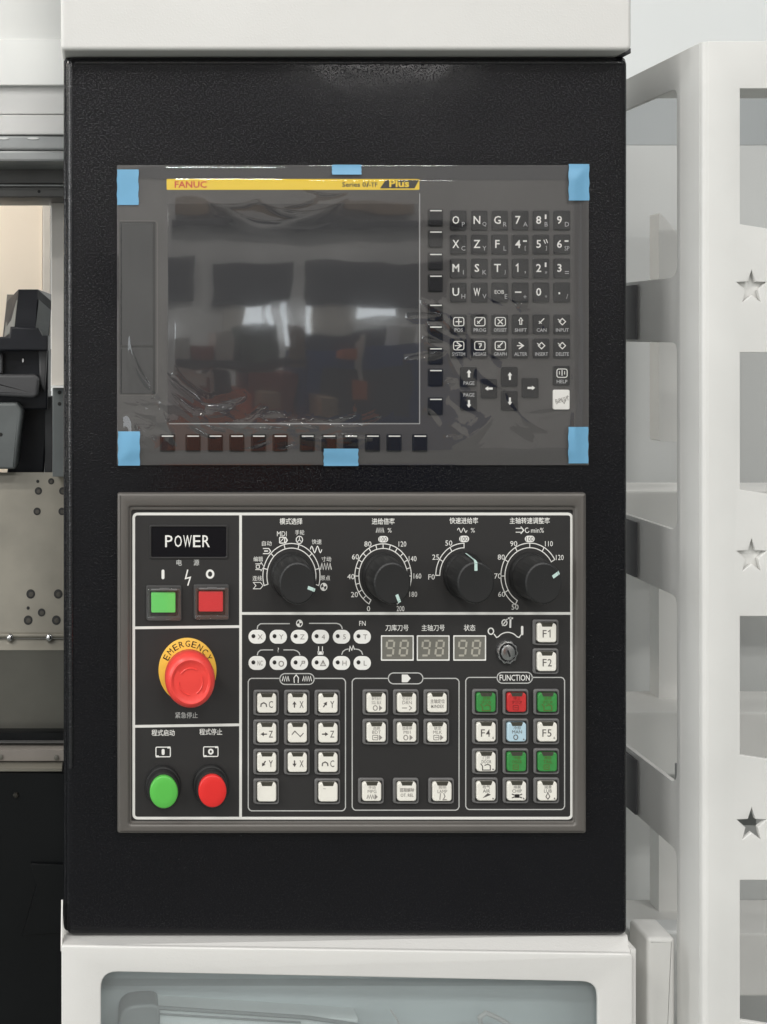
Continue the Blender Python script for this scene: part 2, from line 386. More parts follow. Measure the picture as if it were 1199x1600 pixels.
# two slot doors at the left, in a sunk field
b = B(); b.stroke([q(*p, HD) for p in [(187, 345), (243, 345), (246, 349), (246, 612), (243, 617), (187, 617)]], 1.2, HD+.2); link('door_gap', b.flat(), 'print_dark', parent=dis)
b = B(); b.box(*[q(187, 0, HD)[0], q(243, 0, HD)[0], q(0, 346, HD)[1], q(0, 617, HD)[1]], HD-1, HD+.15); link('door_recess', b.mesh(), 'gap_black', parent=dis)
for (y0, y1) in ((348, 540), (543.5, 615.5)):
    a0 = q(188, y0, HD+1); a1 = q(239.5, y1, HD+1); b = B(); b.slab(rr(a0[0], a1[0], a0[1], a1[1], 2), HD, HD+1.5, .8)
    link('slot_door', b.mesh(), 'door_grey', parent=dis)
# soft keys
HK = HD+3.5
def softkey(cx, cy, wd=20.5, ht=25):
    X, Y = q(cx, cy, HK); b = B(); b.slab(rrc(0, 0, wd+2.5, ht+2.5, 1.5, 2), -4, -3.1, .2, 1)
    return X, Y
sk = B(); sk.slab(rrc(0, 0, 20.5, 25, 2.2, 3), -3.6, 0, 1, 3); skm = sk.mesh(50)
se = B(); se.box(-9, 9, -11.9, -10.1, -.3, .25, .1, 1); sem = se.mesh(0); sem.materials.append(M['print_white'])
sk2 = B(); sk2.slab(rrc(0, 0, 24, 28, 2, 2), -3.8, -3.2); skg = sk2.mesh(0)
for y in (340, 373.5, 408.5, 442.5, 488, 522, 556, 590, 635):
    X, Y = q(681.5, y, HK); k = link('soft_key', skm, 'key_dark', (X, Y, HK), dis); link('key_edge', sem, None, (X, Y, HK), k); link('key_gap', skg, 'gap_black', (X, Y, HK), k)
for x in (262, 302, 337, 370.5, 404.6, 438.4, 481, 515, 549, 583, 616.7, 657):
    X, Y = q(x, 692.5, HK); k = link('soft_key', skm, 'key_dark', (X, Y, HK), dis); link('key_edge', sem, None, (X, Y, HK), k); link('key_gap', skg, 'gap_black', (X, Y, HK), k)
# keypad
mk = B(); mk.slab(rrc(0, 0, 25.5, 31, 2.5, 3), -3.6, 0, 1.0, 3); mkm = mk.mesh(50)
cols = (717, 750, 782, 814, 846.5, 879); rows = (344, 381.5, 419, 456.5)
leg = [['OP', 'NQ', 'GR', '7A', '8B', '9D'], ['XC', 'ZY', 'FL', '4[', '5]', '6S'], ['MI', 'SK', 'TJ', '1,', '2#', '3='], ['UH', 'WV', 'E', '-+', '0*', './']]
def mdikey(cx, cy, draw, m='key_dark', pm='print_grey', lm='print_white', label=None):
    X, Y = q(cx, cy, HK)
    k = link('keypad_key', mkm if m == 'key_dark' else mkm.copy(), m if m == 'key_dark' else None, (X, Y, HK), dis, label=label)
    if m != 'key_dark': k.data.materials.clear(); k.data.materials.append(M[m])
    b = B(); c = B(); draw(b, c)
    if b.f: link('legend', b.flat(), lm, (X, Y, HK), k)
    if c.f: link('small_legend', c.flat(), pm, (X, Y, HK), k)
for r, y in enumerate(rows):
    for c_, x in enumerate(cols):
        s = leg[r][c_]
        def dr(b, c, s=s, r=r, c_=c_):
            h = .25
            if s == 'E': b.text('EOB', -1.5, -.5, 6, h, 14.5); c.text('E', 9, 6.5, 7, h); return
            if s == '-+': b.box(-9, 1, -1.2, .8, h-.1, h); c.text('+', 6.5, 7, 5, h); return
            if s == './': b.fill([(-6, 0), (-3.5, 0), (-3.5, 3), (-6, 3)], h); c.text('/', 7.5, 6.5, 7.5, h); return
            if s[0] == '1': b.stroke([(-7.5, -3.5), (-4.5, -6.5), (-4.5, 5.8)], 1.9, h)
            else: b.text(s[0], -4.5, -.5, 12.5, h, maxw=10.5, bold=.012)
            if s[1] in '#=*,':
                c.text({'#': '#', '=': '=', '*': '*', ',': ','}[s[1]], 7, 6.5, 4, h)
            else: c.text({'S': 'SP'}.get(s[1], s[1]), 7.2, 6.2, 7, h, maxw=7.5)
            if s[0] in '82': b.stroke([(6.3, -9), (6.3, -2)], 2.6, h)
            if s[0] in '46': b.stroke([(3.5, -5), (9.5, -5)], 2.4, h)
            if s[0] == '5': b.stroke([(3.5, -7), (6, -1)], 1.3, h); b.stroke([(7, -8), (9.5, -2)], 1.3, h)
        mdikey(x, y, dr)
def ico(kind):
    def d(b, c):
        h = .25
        name, fr, g = kind
        if fr: b.stroke(rrc(0, -4, 16, 13, 3, 3), 1.3, h, True)
        if g == 'cross': b.stroke([(-5, -4), (5, -4)], 1.6, h); b.stroke([(0, -9), (0, 1)], 1.6, h)
        if g == 'x': b.stroke([(-4, -8), (4, 0)], 1.6, h); b.stroke([(4, -8), (-4, 0)], 1.6, h)
        if g == 'up': b.stroke([(0, -10), (3, -6), (1.5, -6), (1.5, 0), (-1.5, 0), (-1.5, -6), (-3, -6)], 1.2, h, True)
        if g == 'slash': b.stroke([(-4, -1), (4, -9)], 1.6, h); b.stroke([(-4, -5), (0, -1)], 1.4, h)
        if g == 'dia': b.stroke([(0, -9), (5, -4), (0, 1), (-5, -4)], 1.4, h, True); b.stroke([(-7, -8), (-2, -4)], 1.2, h)
        if g == 'arrow': b.stroke([(-3, -9), (4, -4), (-3, 1)], 1.8, h); b.stroke([(-6, -4), (2, -4)], 1.4, h)
        if g == 'q': b.stroke([(-2, -7), (2, -7), (2, -4), (0, -3), (0, 0)], 1.5, h)
        if g == 'book': b.stroke([(0, -9), (0, 0)], 1.3, h); b.stroke([(-4, -7), (-4, -2)], 1.2, h); b.stroke([(4, -7), (4, -2)], 1.2, h)
        if name: c.text(name, 0, 9, 5.4, h, maxw=20, bold=.01)
    return d
for y, row in ((506.5, [('POS', 1, 'cross'), ('PROG', 1, 'slash'), ('OFS/SET', 1, 'x'), ('SHIFT', 0, 'up'), ('CAN', 0, 'slash'), ('INPUT', 0, 'dia')]),
               (544, [('SYSTEM', 1, 'arrow'), ('MESSAGE', 1, 'q'), ('GRAPH', 1, 'slash'), ('ALTER', 0, 'arrow'), ('INSERT', 0, 'dia'), ('DELETE', 0, 'dia')])):
    for x, k in zip(cols, row): mdikey(x, y, ico(k))
def arrowk(dx, dy, name=None, ny=9):
    def d(b, c):
        h = .25; oy = -4 if (name and ny > 0) else (4 if name else 0); px, py = -dy, dx
        P = lambda t, u: (dx*t+px*u, oy+dy*t+py*u)
        b.fill([P(7, 0), P(2, 3.6), P(2, 1.6), P(-5, 1.6), P(-5, -1.6), P(2, -1.6), P(2, -3.6)], h)
        if name: c.text(name, 0, ny, 5.6, h, maxw=17, bold=.01)
    return d
mdikey(733, 588.5, arrowk(0, -1, 'PAGE', 10)); mdikey(733, 626, arrowk(0, 1, 'PAGE', -9)); mdikey(765, 607, arrowk(-1, 0))
mdikey(797, 588.5, arrowk(0, -1)); mdikey(797, 626, arrowk(0, 1)); mdikey(829.5, 606, arrowk(1, 0)); mdikey(878.5, 587, ico(('HELP', 1, 'book')))
mdikey(878, 624.5, lambda b, c: (b.text('RESET', 1, 0, 6.5, .25, 22, rot=-.25), b.stroke([(-8, 7), (-2, -1), (4, 6), (9, -7)], 1, .25)), 'reset_white', lm='print_mid', label='white reset key')

# ---- protective film and its tapes
FX0, FX1, FY0, FY1 = 183, 920.5, 257.5, 727
CR = []; rc = random.Random(11)
def crease(x, y, ang, ln, amp, wd): CR.append((x, y, math.cos(ang), math.sin(ang), ln, amp, wd))
for k in range(46):                      # fan of creases along the lower left and bottom
    x = rc.uniform(196, 560); y = 640+.11*(x-196)+rc.gauss(0, 16)+(10 if x > 400 else 0); x0_ = x
    crease(x, min(y, 716), rc.gauss(.5 if x < 330 else .12, .38), rc.uniform(10, 42), rc.uniform(.35, 1.1)*rc.choice((1, 1, -1)), rc.uniform(2.5, 6))
crease(300, 622, .55, 70, 1.0, 6); crease(395, 668, .22, 80, .9, 6); crease(480, 676, -.05, 70, .7, 5); crease(215, 575, 1.15, 60, .9, 5); crease(560, 668, -.2, 60, .5, 6)
for k in range(12): crease(rc.uniform(640, 720), rc.uniform(480, 690), rc.gauss(.5, .5), rc.uniform(10, 40), rc.uniform(.3, .9), rc.uniform(2.5, 5))
for k in range(14): crease(rc.uniform(700, 890), rc.uniform(470, 720), rc.gauss(.25, .6), rc.uniform(15, 60), rc.uniform(.2, .6)*rc.choice((1, -1)), rc.uniform(4, 9))
for k in range(7): crease(rc.uniform(896, 916), rc.uniform(500, 680), rc.gauss(1.5, .18), rc.uniform(25, 70), rc.uniform(.4, .9), rc.uniform(2.5, 5))
for k in range(5): crease(rc.uniform(260, 640), rc.uniform(300, 345), rc.gauss(.05, .15), rc.uniform(30, 80), rc.uniform(.15, .35), rc.uniform(5, 9))
crease(818, 476, -.5, 11, 1.3, 5); crease(690, 520, .5, 30, .8, 4)
def film_h(x, y):
    e = min(x-FX0, FX1-x, y-FY0, FY1-y); t = max(0, min(1, e/26)); t = t*t*(3-2*t)
    v = Vector((x*.006, y*.009, 0)); lx = max(0, min(1, (x-190)/85)); lx = lx*lx*(3-2*lx)
    hgt = 5.9+3.9*max(lx, max(0, min(1, (y-640)/40)))+.15*noise.noise(v)+.03*noise.noise(Vector((x*.02, y*.03, 4)))
    for cx, cy, c, s_, ln, amp, wd in CR:
        dx = x-cx; dy = y-cy
        if abs(dx) > 100 or abs(dy) > 100: continue
        a = dx*c+dy*s_; p = abs(-dx*s_+dy*c+.004*a*a)
        if abs(a) < ln and p < wd*3: hgt += amp*(1-(a/ln)**2)*math.exp(-p/wd)
    return 5.4+(max(8.3 if x > 245 else 5.8, hgt)-5.4)*t
NX, NY = 420, 270; vs = []; fs = []
for j in range(NY+1):
    for i in range(NX+1):
        x = FX0+(FX1-FX0)*i/NX; y = FY0+(FY1-FY0)*j/NY; h = film_h(x, y); X, Y = q(x, y, h); vs.append((X, Y, h))
for j in range(NY):
    for i in range(NX): a = j*(NX+1)+i; fs.append((a, a+1, a+NX+2, a+NX+1))
b = B(); b.add(vs, fs)
me = b.flat(); me.shade_smooth()
link('protective_film', me, 'film', label='clear wrinkled plastic film stretched over the whole display unit', cat='film')
tapes = [((183, 216.5, 264.5, 320), 'blue tape strip at the upper left corner of the film'),
         ((519, 565, 257, 272.5), 'short blue tape strip at the top middle of the film edge'),
         ((889, 921, 256, 313), 'blue tape strip at the upper right corner of the film'),
         ((184.5, 218.5, 674, 727.5), 'blue tape strip at the lower left corner of the film'),
         ((506, 560, 701, 728), 'wide blue tape strip at the bottom middle under the soft keys'),
         ((888.5, 919.5, 667, 724), 'blue tape strip at the lower right corner of the film')]
for (x0, x1, y0, y1), lab in tapes:
    b = B(); n = 12; vs = []
    for layer in (0, 1):
        for j in range(n+1):
            for i in range(n+1):
                x = x0+(x1-x0)*i/n+(.5*math.sin(j*1.3) if i in (0, n) else 0); y = y0+(y1-y0)*j/n
                h = film_h(min(max(x, FX0), FX1), min(max(y, FY0), FY1))*.6+.4*max(film_h(min(max(x+6, FX0), FX1), y if y < FY1 else FY1), 5.4)
                h = max(h, film_h(min(max(x, FX0), FX1), min(max(y, FY0), FY1)))+.25+.45*layer
                X, Y = q(x, y, h); vs.append((X, Y, h))
    m_ = n+1; fs = []
    for j in range(n):
        for i in range(n):
            a = j*m_+i; fs.append((a, a+1, a+m_+1, a+m_)); a += m_*m_; fs.append((a, a+m_, a+m_+1, a+1))
    rim = [i for i in range(m_)]+[j*m_+n for j in range(1, m_)]+[n*m_+i for i in range(n-1, -1, -1)]+[j*m_ for j in range(n-1, 0, -1)]
    for i in range(len(rim)):
        a, c = rim[i], rim[(i+1) % len(rim)]; fs.append((a, c, c+m_*m_, a+m_*m_))
    b.add(vs, fs); link('tape_strip', b.mesh(60), 'tape', label=lab, cat='tape', group='blue tape strips holding the film on the display')

# ================================================================ operator panel
HP = 6
op = empty('operator_panel', 551, 1304, 0, 'machine operator panel with dials, keys and emergency button in a grey bezel', 'operator panel')
def Q(x, y, h=HP): return q(x, y, h)
HZ = 14
o_ = [q(x, y, HZ) for x, y in rr(183.5, 917.5, 770, 1303.5, 4)]
i_ = [q(x, y, HZ) for x, y in rr(203, 899, 792.5, 1288, 3)]
bz = B()
o_n = len(o_)
bz_me = plate([o_, i_], 0, HZ, 5)
link('bezel', bz_me, 'bezel', parent=op)
o2_ = [q(x, y, 10) for x, y in rr(200.5, 901, 790, 1291, 3)]; i2_ = [q(x, y, 10) for x, y in rr(205.5, 896.5, 797, 1284, 3)]
link('bezel_lip', plate([o2_, i2_], 1, 10, 1.5), 'bezel', parent=op)
b = B(); b.box(*Q(202, 0)[:1], Q(900, 0)[0], Q(0, 790)[1], Q(0, 1291)[1], 1, HP); face = link('face_plate', b.mesh(0), 'panel_face', parent=op)
def P(b, m, name='printed_sign', **kw): return link(name, b.flat(), m, parent=op, **kw)
hp = HP+.25
LW = 4.2
b = B(); b.stroke([Q(*p) for p in rr(209, 893.5, 803, 1278.5, 6)], LW, hp, True)
b2 = B(); b2.stroke([Q(376, 804), Q(376, 1277)], LW, hp+.15); b2.stroke([Q(378, 958.5), Q(892, 958.5)], LW, hp+.1)
b2.stroke([Q(210, 981), Q(375, 979)], LW, hp+.1); b2.stroke([Q(210, 1135), Q(375, 1132.5)], LW, hp+.1)
P(b, 'panel_line', 'border_line'); P(b2, 'panel_line', 'divider_line')
def pr(s, x, y, ht, wd=None, m='print_white', bold=0, **k):
    b = B(); X, Y = Q(x, y); b.text(s, X, Y, ht, hp, wd, bold, **k); P(b, m)
# power corner
b = B(); pl = rr(233.5, 356.5, 820, 873, 3)
link('nameplate_frame', plate([[Q(*p) for p in pl], [Q(*p) for p in rr(236.5, 353.5, 823, 870, 2)]], HP-.5, HP+2, .8), 'panel_face', parent=op)
b = B(); b.slab([Q(*p) for p in rr(236, 354, 822.5, 870.5, 2)], HP-.5, HP+.4); npl = link('nameplate', b.mesh(0), 'key_dark', parent=op)
b = B(); X, Y = Q(293, 845.5)
for i, ch in enumerate('POWER'): b.text(ch, X-29+14.5*i, Y, 18.5, HP+.7, 11.6 if ch != 'W' else 13.2, .004)
link('nameplate_word', b.flat(), 'print_white', parent=npl)
pr('电', 280, 879, 9.5, 8.5, 'print_faint', .01); pr('源', 307, 879, 9.5, 9, 'print_faint', .01)
b = B(); b.fill([Q(*p) for p in rr(252.5, 257, 890, 905, 2.2)], hp); P(b, 'print_white', 'on_mark')
b = B(); b.stroke([Q(*p) for p in arc(328.4, 897, 5, 0, 345, 23)], 3.2, hp, True); P(b, 'print_white', 'off_mark')
b = B(); b.stroke([Q(*p) for p in [(293.5, 890), (290, 904), (297.5, 902), (293.5, 915)]], 2, hp); P(b, 'print_white', 'lightning_mark')
def rocker(cx, cy, m, label):
    X, Y = Q(cx, cy)
    f = link('switch_frame', plate([rrc(0, 0, 55, 54, 3), rrc(0, 1, 43, 40, 2)], 0, 5, 1.2), 'housing_in', (X, Y, HP), op, label=label)
    b = B(); b.slab(rrc(0, 2, 43, 40, 2), .2, 2); link('switch_well', b.mesh(), 'gap_black', (X, Y, HP), f)
    b = B(); b.slab(rrc(-1, -1, 37.5, 31, 2), 2, 8, 1); link('switch_cap', b.mesh(), m, (X, Y, HP), f)
    b = B(); b.slab(rrc(0, 1.5, 52, 50, 3), 10, 12, .8); b.box(-26, -24, -22, 24, 3, 10); b.box(24, 26, -22, 24, 3, 10); b.box(-26, 26, 20, 25.5, 3, 11, 1); link('clear_guard', b.mesh(), 'acrylic', (X, Y, HP), f)
    b = B(); b.tube([(-20, -21.5, 10), (20, -21.5, 10)], 1.8, 10); b.box(-7, 8, -24, -21, 8, 12.4, .8); link('guard_hinge', b.mesh(), 'housing', (X, Y, HP), f)
    return f
rocker(256, 941, 'green_glow', 'green power-on switch under a clear guard'); rocker(330, 939.5, 'red_glow', 'red power-off switch under a clear guard')
# emergency stop
X, Y = Q(293, 1047)
es = empty('emergency_stop', X, Y, HP, 'red mushroom emergency stop on a yellow disc', parent=op)
b = B(); b.lathe(0, 0, [(45, 0), (45, 2.4), (44, 3.2), (0.1, 3.2)], 1.12, 72); link('yellow_disc', b.mesh(50), 'estop_yellow', (X, Y, HP), es)
b = B(); 
for i, ch in enumerate('EMERGENCY'):
    a = math.radians(151-i*15.3); b.text(ch, 37.5*math.cos(a), -37.5*1.12*math.sin(a), 9.6, 3.5, 7.2, 0, rot=math.pi/2-a)
link('emergency_word', b.flat(), 'print_black', (X, Y, HP), es)
b = B(); b.lathe(0, 0, [(27, 3), (27, 30), (35, 32), (37.6, 36), (37.8, 50), (36.5, 57), (33, 62), (29.5, 64), (27, 63.2), (25.5, 62), (12, 62.6), (.1, 63)], 1.12, 72)
link('mushroom_cap', b.mesh(40), 'estop_red', (X, Y, HP), es)
b = B(); b.stroke(rpoly([(-19, -13), (0, -25), (19, -13), (19, 16), (0, 25), (-19, 16)], 10, 5), 2.4, 62.9, True); 
b = B()
for a0 in (-60, 60, 180):
    pts = arc(0, 0, 18, a0, a0+85, 12, 1.12); b.tube([(x, y, 62.2) for x, y in pts], 1.3, 6)
link('cap_arrow', b.mesh(), 'estop_red', (X, Y, HP), es)
pr('紧急停止', 291.5, 1117.5, 9.5, 35, 'print_faint', .004)
# cycle start / stop
pr('程式启动', 255, 1145, 10, 36, 'print_white', .008); pr('程式停止', 329.5, 1143.5, 10, 35.5, 'print_white', .008)
for cx, cy, on in ((255, 1175, 1), (329.5, 1174.5, 0)):
    b = B(); b.stroke([Q(*p) for p in rrc(cx, cy, 22.5, 15, 1.5, 2)], 1.5, hp, True)
    b.fill([Q(*p) for p in rrc(cx-9, cy+7, 5, 3, .5, 1)], hp+.1); b.fill([Q(*p) for p in rrc(cx+9, cy-7, 5, 3, .5, 1)], hp+.1)
    if on: b.fill([Q(*p) for p in rrc(cx, cy, 4.6, 9.5, 2.2)], hp)
    else: b.stroke([Q(*p) for p in arc(cx, cy, 3, 0, 340, 16)], 2.6, hp, True)
    P(b, 'print_white', 'cycle_symbol')
for cx, cy, m, lab in ((254.5, 1227, 'green_button', 'green cycle start button'), (329.3, 1225.5, 'red_button', 'red cycle stop button')):
    X, Y = Q(cx, cy)
    r_ = B(); r_.lathe(0, 0, [(28, 0), (28, 7), (27, 9), (25.5, 9.5), (25, 19), (24, 21), (21, 21.5), (20.8, 14), (.1, 14)], 1.15, 64)
    f = link('button_collar', r_.mesh(40), 'knob', (X, Y, HP), op, label=lab)
    c_ = B(); c_.lathe(0, 0, [(20.5, 14), (21.6, 26), (21.6, 27.5), (20.8, 29), (19.6, 29.6), (12, 30), (.1, 30.2)], 1.16, 64); link('button_cap', c_.mesh(40), m, (X, Y, HP), f)

# dials
def dial(cx, cy, ro, a0, a1, ticks, labels, title, sub, ptr, label):
    X, Y = Q(cx, cy); ri = ro-6.3
    d = empty('rotary_dial', X, Y, HP, label, parent=op)
    b = B(); wd = 1.35; n = max(8, int(abs(a1-a0)/5))
    outl = arc(0, 0, ro, a0, a1, n)+arc(0, 0, ri, a1, a0, n); b.stroke(outl, wd, .3, True)
    for t in ticks: b.stroke([arc(0, 0, ri, t, t, 1)[0], arc(0, 0, ro, t, t, 1)[0]], wd, .4)
    link('dial_scale', b.flat(), 'print_white', (X, Y, HP), d)
    kb = B()
    fl = lambda a, h: (-.25 if (h > 8 and int(a/(2*math.pi)*72) % 2) else 0)
    kb.lathe(0, 0, [(32.5, .5), (32.5, 4), (31.5, 7), (30.2, 9), (28.6, 52), (27.6, 55), (25.5, 56.3), (24, 56.2), (.1, 56.2)], E, 144, flute=fl)
    kn = link('knob', kb.mesh(30), 'knob', (X, Y, HP), d)
    a = math.radians(ptr); c, s_ = math.cos(a), math.sin(a)
    b = B()
    def pt(r, u, h): return ((c*r-s_*u), (-s_*r-c*u)*E if False else (-(s_*r+c*u))*E, h)
    b.add([pt(16, -2.3, 56.6), pt(16, 2.3, 56.6), pt(27.2, 2.3, 56.2), pt(27.2, -2.3, 56.2), pt(29.2, -1.6, 51), pt(29.2, 1.6, 51), pt(31.6, 1.3, 8), pt(31.6, -1.3, 8)],
          [(0, 1, 2, 3), (3, 2, 5, 4), (4, 5, 6, 7)])
    me = b.mesh(0); link('pointer', me, 'marker', (X, Y, HP), kn)
    for s, x, y in labels:
        x_, y_ = Q(x, y); b = B(); b.text(s, x_-X, y_-Y, 8.2, .3, maxw=12); link('dial_number', b.flat(), 'print_white', (X, Y, HP), d)
    tb = B(); x_, y_ = Q(*title[1:3]); tb.text(title[0], x_-X, y_-Y, 10, .3, title[3], .012); sub(tb, X, Y)
    link('dial_title', tb.flat(), 'print_white', (X, Y, HP), d)
    return d, X, Y
def loc(X, Y, pts): return [(Q(x, y)[0]-X, Q(x, y)[1]-Y) for x, y in pts]
def wave(x0, x1, y, a, n, ph=0): return [(x0+(x1-x0)*i/(n*8), y+a*math.sin(i*math.pi/4+ph)) for i in range(n*8+1)]
def zig(x0, x1, y, a, n): return [(x0+(x1-x0)*i/(2*n), y+(a if i % 2 == 0 else -a)) for i in range(2*n+1)]
def pill100(d, X, Y, x, y):
    b = B(); b.fill(loc(X, Y, rrc(x, y, 15.5, 10, 4.9)), .3); p_ = link('hundred_mark', b.flat(), 'print_white', (X, Y, HP), d)
    b = B(); a_, c_ = loc(X, Y, [(x, y)])[0]; b.text('100', a_, c_, 7, .45, 11.5); link('hundred_number', b.flat(), 'print_dark', (X, Y, HP), p_)
def sub1(b, X, Y):
    for s, x, y, wd in (('连线', 402, 903.5, 14.5), ('编辑', 403.5, 873.5, 14.5), ('自动', 417, 849, 15), ('MDI', 440.5, 834, 15), ('手轮', 468.5, 832, 14.5), ('快速', 495, 846.5, 15), ('寸动', 510, 873.5, 15), ('原点', 508.5, 903, 15)):
        x_, y_ = Q(x, y); b.text(s, x_-X, y_-Y, 7.8, .3, wd)
    L = lambda pts, cl=False, wd=1.1: b.stroke(loc(X, Y, pts), wd, .3, cl)
    L([(396, 910), (407, 910), (411, 915), (407, 920), (396, 920), (400, 915)], True)
    L([(399, 881), (408, 881), (408, 878), (412.5, 885.5), (408, 892), (408, 890), (399, 890)]); L(rrc(403, 885.5, 5, 5, 1, 2), True)
    L([(411, 857), (420, 857), (423, 861), (420, 865), (411, 865)], wd=1.4); L([(413, 861), (419, 861)], wd=1.8)
    L(rrc(441, 844, 8, 9, 1, 2), True, 1.6); L([(438, 847), (444, 840)]); L([(446, 839), (449, 844), (446, 849)], wd=1.8)
    L(arc(468, 843.5, 5, 0, 345, 20), True, 1.3); L([(468, 843.5), (468, 839)]); L([(468, 843.5), (464, 847)]); L([(468, 843.5), (472, 847)])
    L(wave(485, 503, 858.5, 5, 2, math.pi), wd=1.4)
    L(zig(501, 518, 885, 5, 4), wd=1.4)
    L(arc(506, 917, 5, 0, 345, 20), True, 1.3); b.fill(loc(X, Y, [(506, 917)]+arc(506, 917, 4.6, 20, 110, 6)), .3); b.fill(loc(X, Y, [(506, 917)]+arc(506, 917, 4.6, 200, 290, 6)), .3)
dial(455.5, 900, 44.5, 197, -17, [166.4, 135.9, 105, 74.6, 44, 13.4], [], ('模式选择', 455, 814.5, 35.5), sub1, -19, 'mode selector dial')
def sub2(b, X, Y): b.stroke(loc(X, Y, zig(588, 600, 828.5, 3.6, 4)), 1.1, .3); a, c = loc(X, Y, [(609, 828.5)])[0]; b.text('%', a, c, 7, .3)
d, X, Y = dial(598.8, 900, 44, 240, -60, [240-15*k for k in range(1, 20)],
     [('0', 576, 951), ('20', 554, 929), ('40', 548.5, 901), ('60', 555.5, 870), ('80', 575, 850), ('120', 629, 850), ('140', 645, 873), ('160', 652.5, 900), ('180', 646, 928.5), ('200', 626, 951)],
     ('进给倍率', 599, 814.5, 35.5), sub2, -66, 'feed override dial')
pill100(d, X, Y, 599, 842.5)
def sub3(b, X, Y): b.stroke(loc(X, Y, wave(715, 730, 828.5, 3.4, 2, math.pi)), 1.1, .3); a, c = loc(X, Y, [(739, 828.5)])[0]; b.text('%', a, c, 7, .3)
d, X, Y = dial(725.3, 899, 44, 180, 90, [150, 120], [('F0', 674.5, 901.5), ('25', 681, 870.5), ('50', 701.5, 848.5)], ('快速进给率', 725, 813.5, 44.5), sub3, 90, 'rapid override dial')
pill100(d, X, Y, 725.5, 842)
def sub4(b, X, Y):
    L = lambda pts, cl=False, wd=1.2: b.stroke(loc(X, Y, pts), wd, .3, cl)
    L([(806, 825.5), (816, 825.5)]); L([(806, 831.5), (816, 831.5)]); L([(814, 823), (818.5, 828.5), (814, 834)], wd=1.8); L(arc(824, 828.5, 3.2, 60, 340, 14), wd=1.2)
    a, c = loc(X, Y, [(840, 828.5)])[0]; b.text('min%', a, c, 7.6, .3, 20)
d, X, Y = dial(828, 900, 45, 240, 30, [210, 180, 150, 120, 90, 60], [('50', 805, 948.5), ('60', 784, 928.5), ('70', 778, 900), ('80', 783.5, 870.5), ('90', 803, 849.5), ('110', 858, 849.5), ('120', 875, 871)], ('主轴转速调整率', 828, 813.5, 62.5), sub4, 32, 'spindle speed override dial')
pill100(d, X, Y, 828, 842)

# indicator pills
pm = B(); pm.slab(rrc(0, 0, 27, 21.5, 10.4, 8), 0, .5, .2, 1); pill = pm.mesh(40)
dm = B(); dm.lathe(-6, -1.2, [(3, .3), (3, 1), (2.3, 1.6), (.1, 1.9)], 1.05, 16); dot = dm.mesh(60)
for cy, row in ((995, 'XYZ45T'), (1036, ['NC', 'g', 'w', 't', 'H', 'L'])):
    for cx, s in zip((402, 435, 468, 500.8, 533.8, 566.2), row):
        X, Y = Q(cx, cy); p_ = link('indicator', pill, 'print_white', (X, Y, HP), op); link('lamp_dot', dot, 'print_black', (X, Y, HP), p_)
        b = B()
        if s == 'g': b.stroke(arc(4.5, 1, 3.6, 0, 330, 11, 1.1), 1.6, .8, True)
        elif s == 'w': b.stroke([(1, 5), (4, 0), (4, -3), (8, -3), (8, 0), (4, 0)], 1.3, .8)
        elif s == 't': b.stroke([(0, 4), (4, -4), (8, 4)], 1.3, .8, True); b.stroke([(4, -4), (4, 2)], 1, .8)
        else: b.text(s, 4.5, 0, 7.6, .8, maxw=8)
        link('indicator_letter', b.flat(), 'print_mid', (X, Y, HP), p_)
b = B()
for pts in ([(402, 983), (403, 978), (407, 974.7), (413, 974.5), (453, 974.5)], [(483, 974), (526, 974), (531, 975.5), (534, 979), (535, 983)],
            [(402, 1024), (403.5, 1019), (407, 1016), (412, 1015.5), (427, 1015.5)], [(443, 1015.5), (459, 1015.5), (464, 1017), (467.5, 1020), (469, 1024)],
            [(534, 1023), (536, 1018), (540, 1015), (545, 1014)], [(555, 1014), (561, 1015), (565, 1018), (567, 1023)]): b.stroke([Q(*p) for p in pts], 1.6, hp)
P(b, 'print_faint', 'bracket_line')
b = B(); b.stroke([Q(*p) for p in arc(468, 974, 4.6, 0, 345, 18)], 1.3, hp, True); b.fill([Q(*p) for p in [(468, 974)]+arc(468, 974, 4.4, 10, 100, 6)], hp); b.fill([Q(*p) for p in [(468, 974)]+arc(468, 974, 4.4, 190, 280, 6)], hp)
b.stroke([Q(498, 1010), Q(498, 1021)], 1.3, hp); b.stroke([Q(504, 1010), Q(504, 1021)], 1.3, hp); b.fill([Q(*p) for p in [(496, 1018), (506, 1018), (505, 1023), (497, 1023)]], hp)
b.stroke([Q(*p) for p in [(546, 1018), (547, 1010), (550, 1016), (552, 1009), (554, 1015)]], 1.5, hp)
b.text('?', *Q(435, 1015.5), 7, hp); b.text('FN', *Q(566.5, 974), 7.5, hp, 10)
P(b, 'print_white', 'indicator_sign')

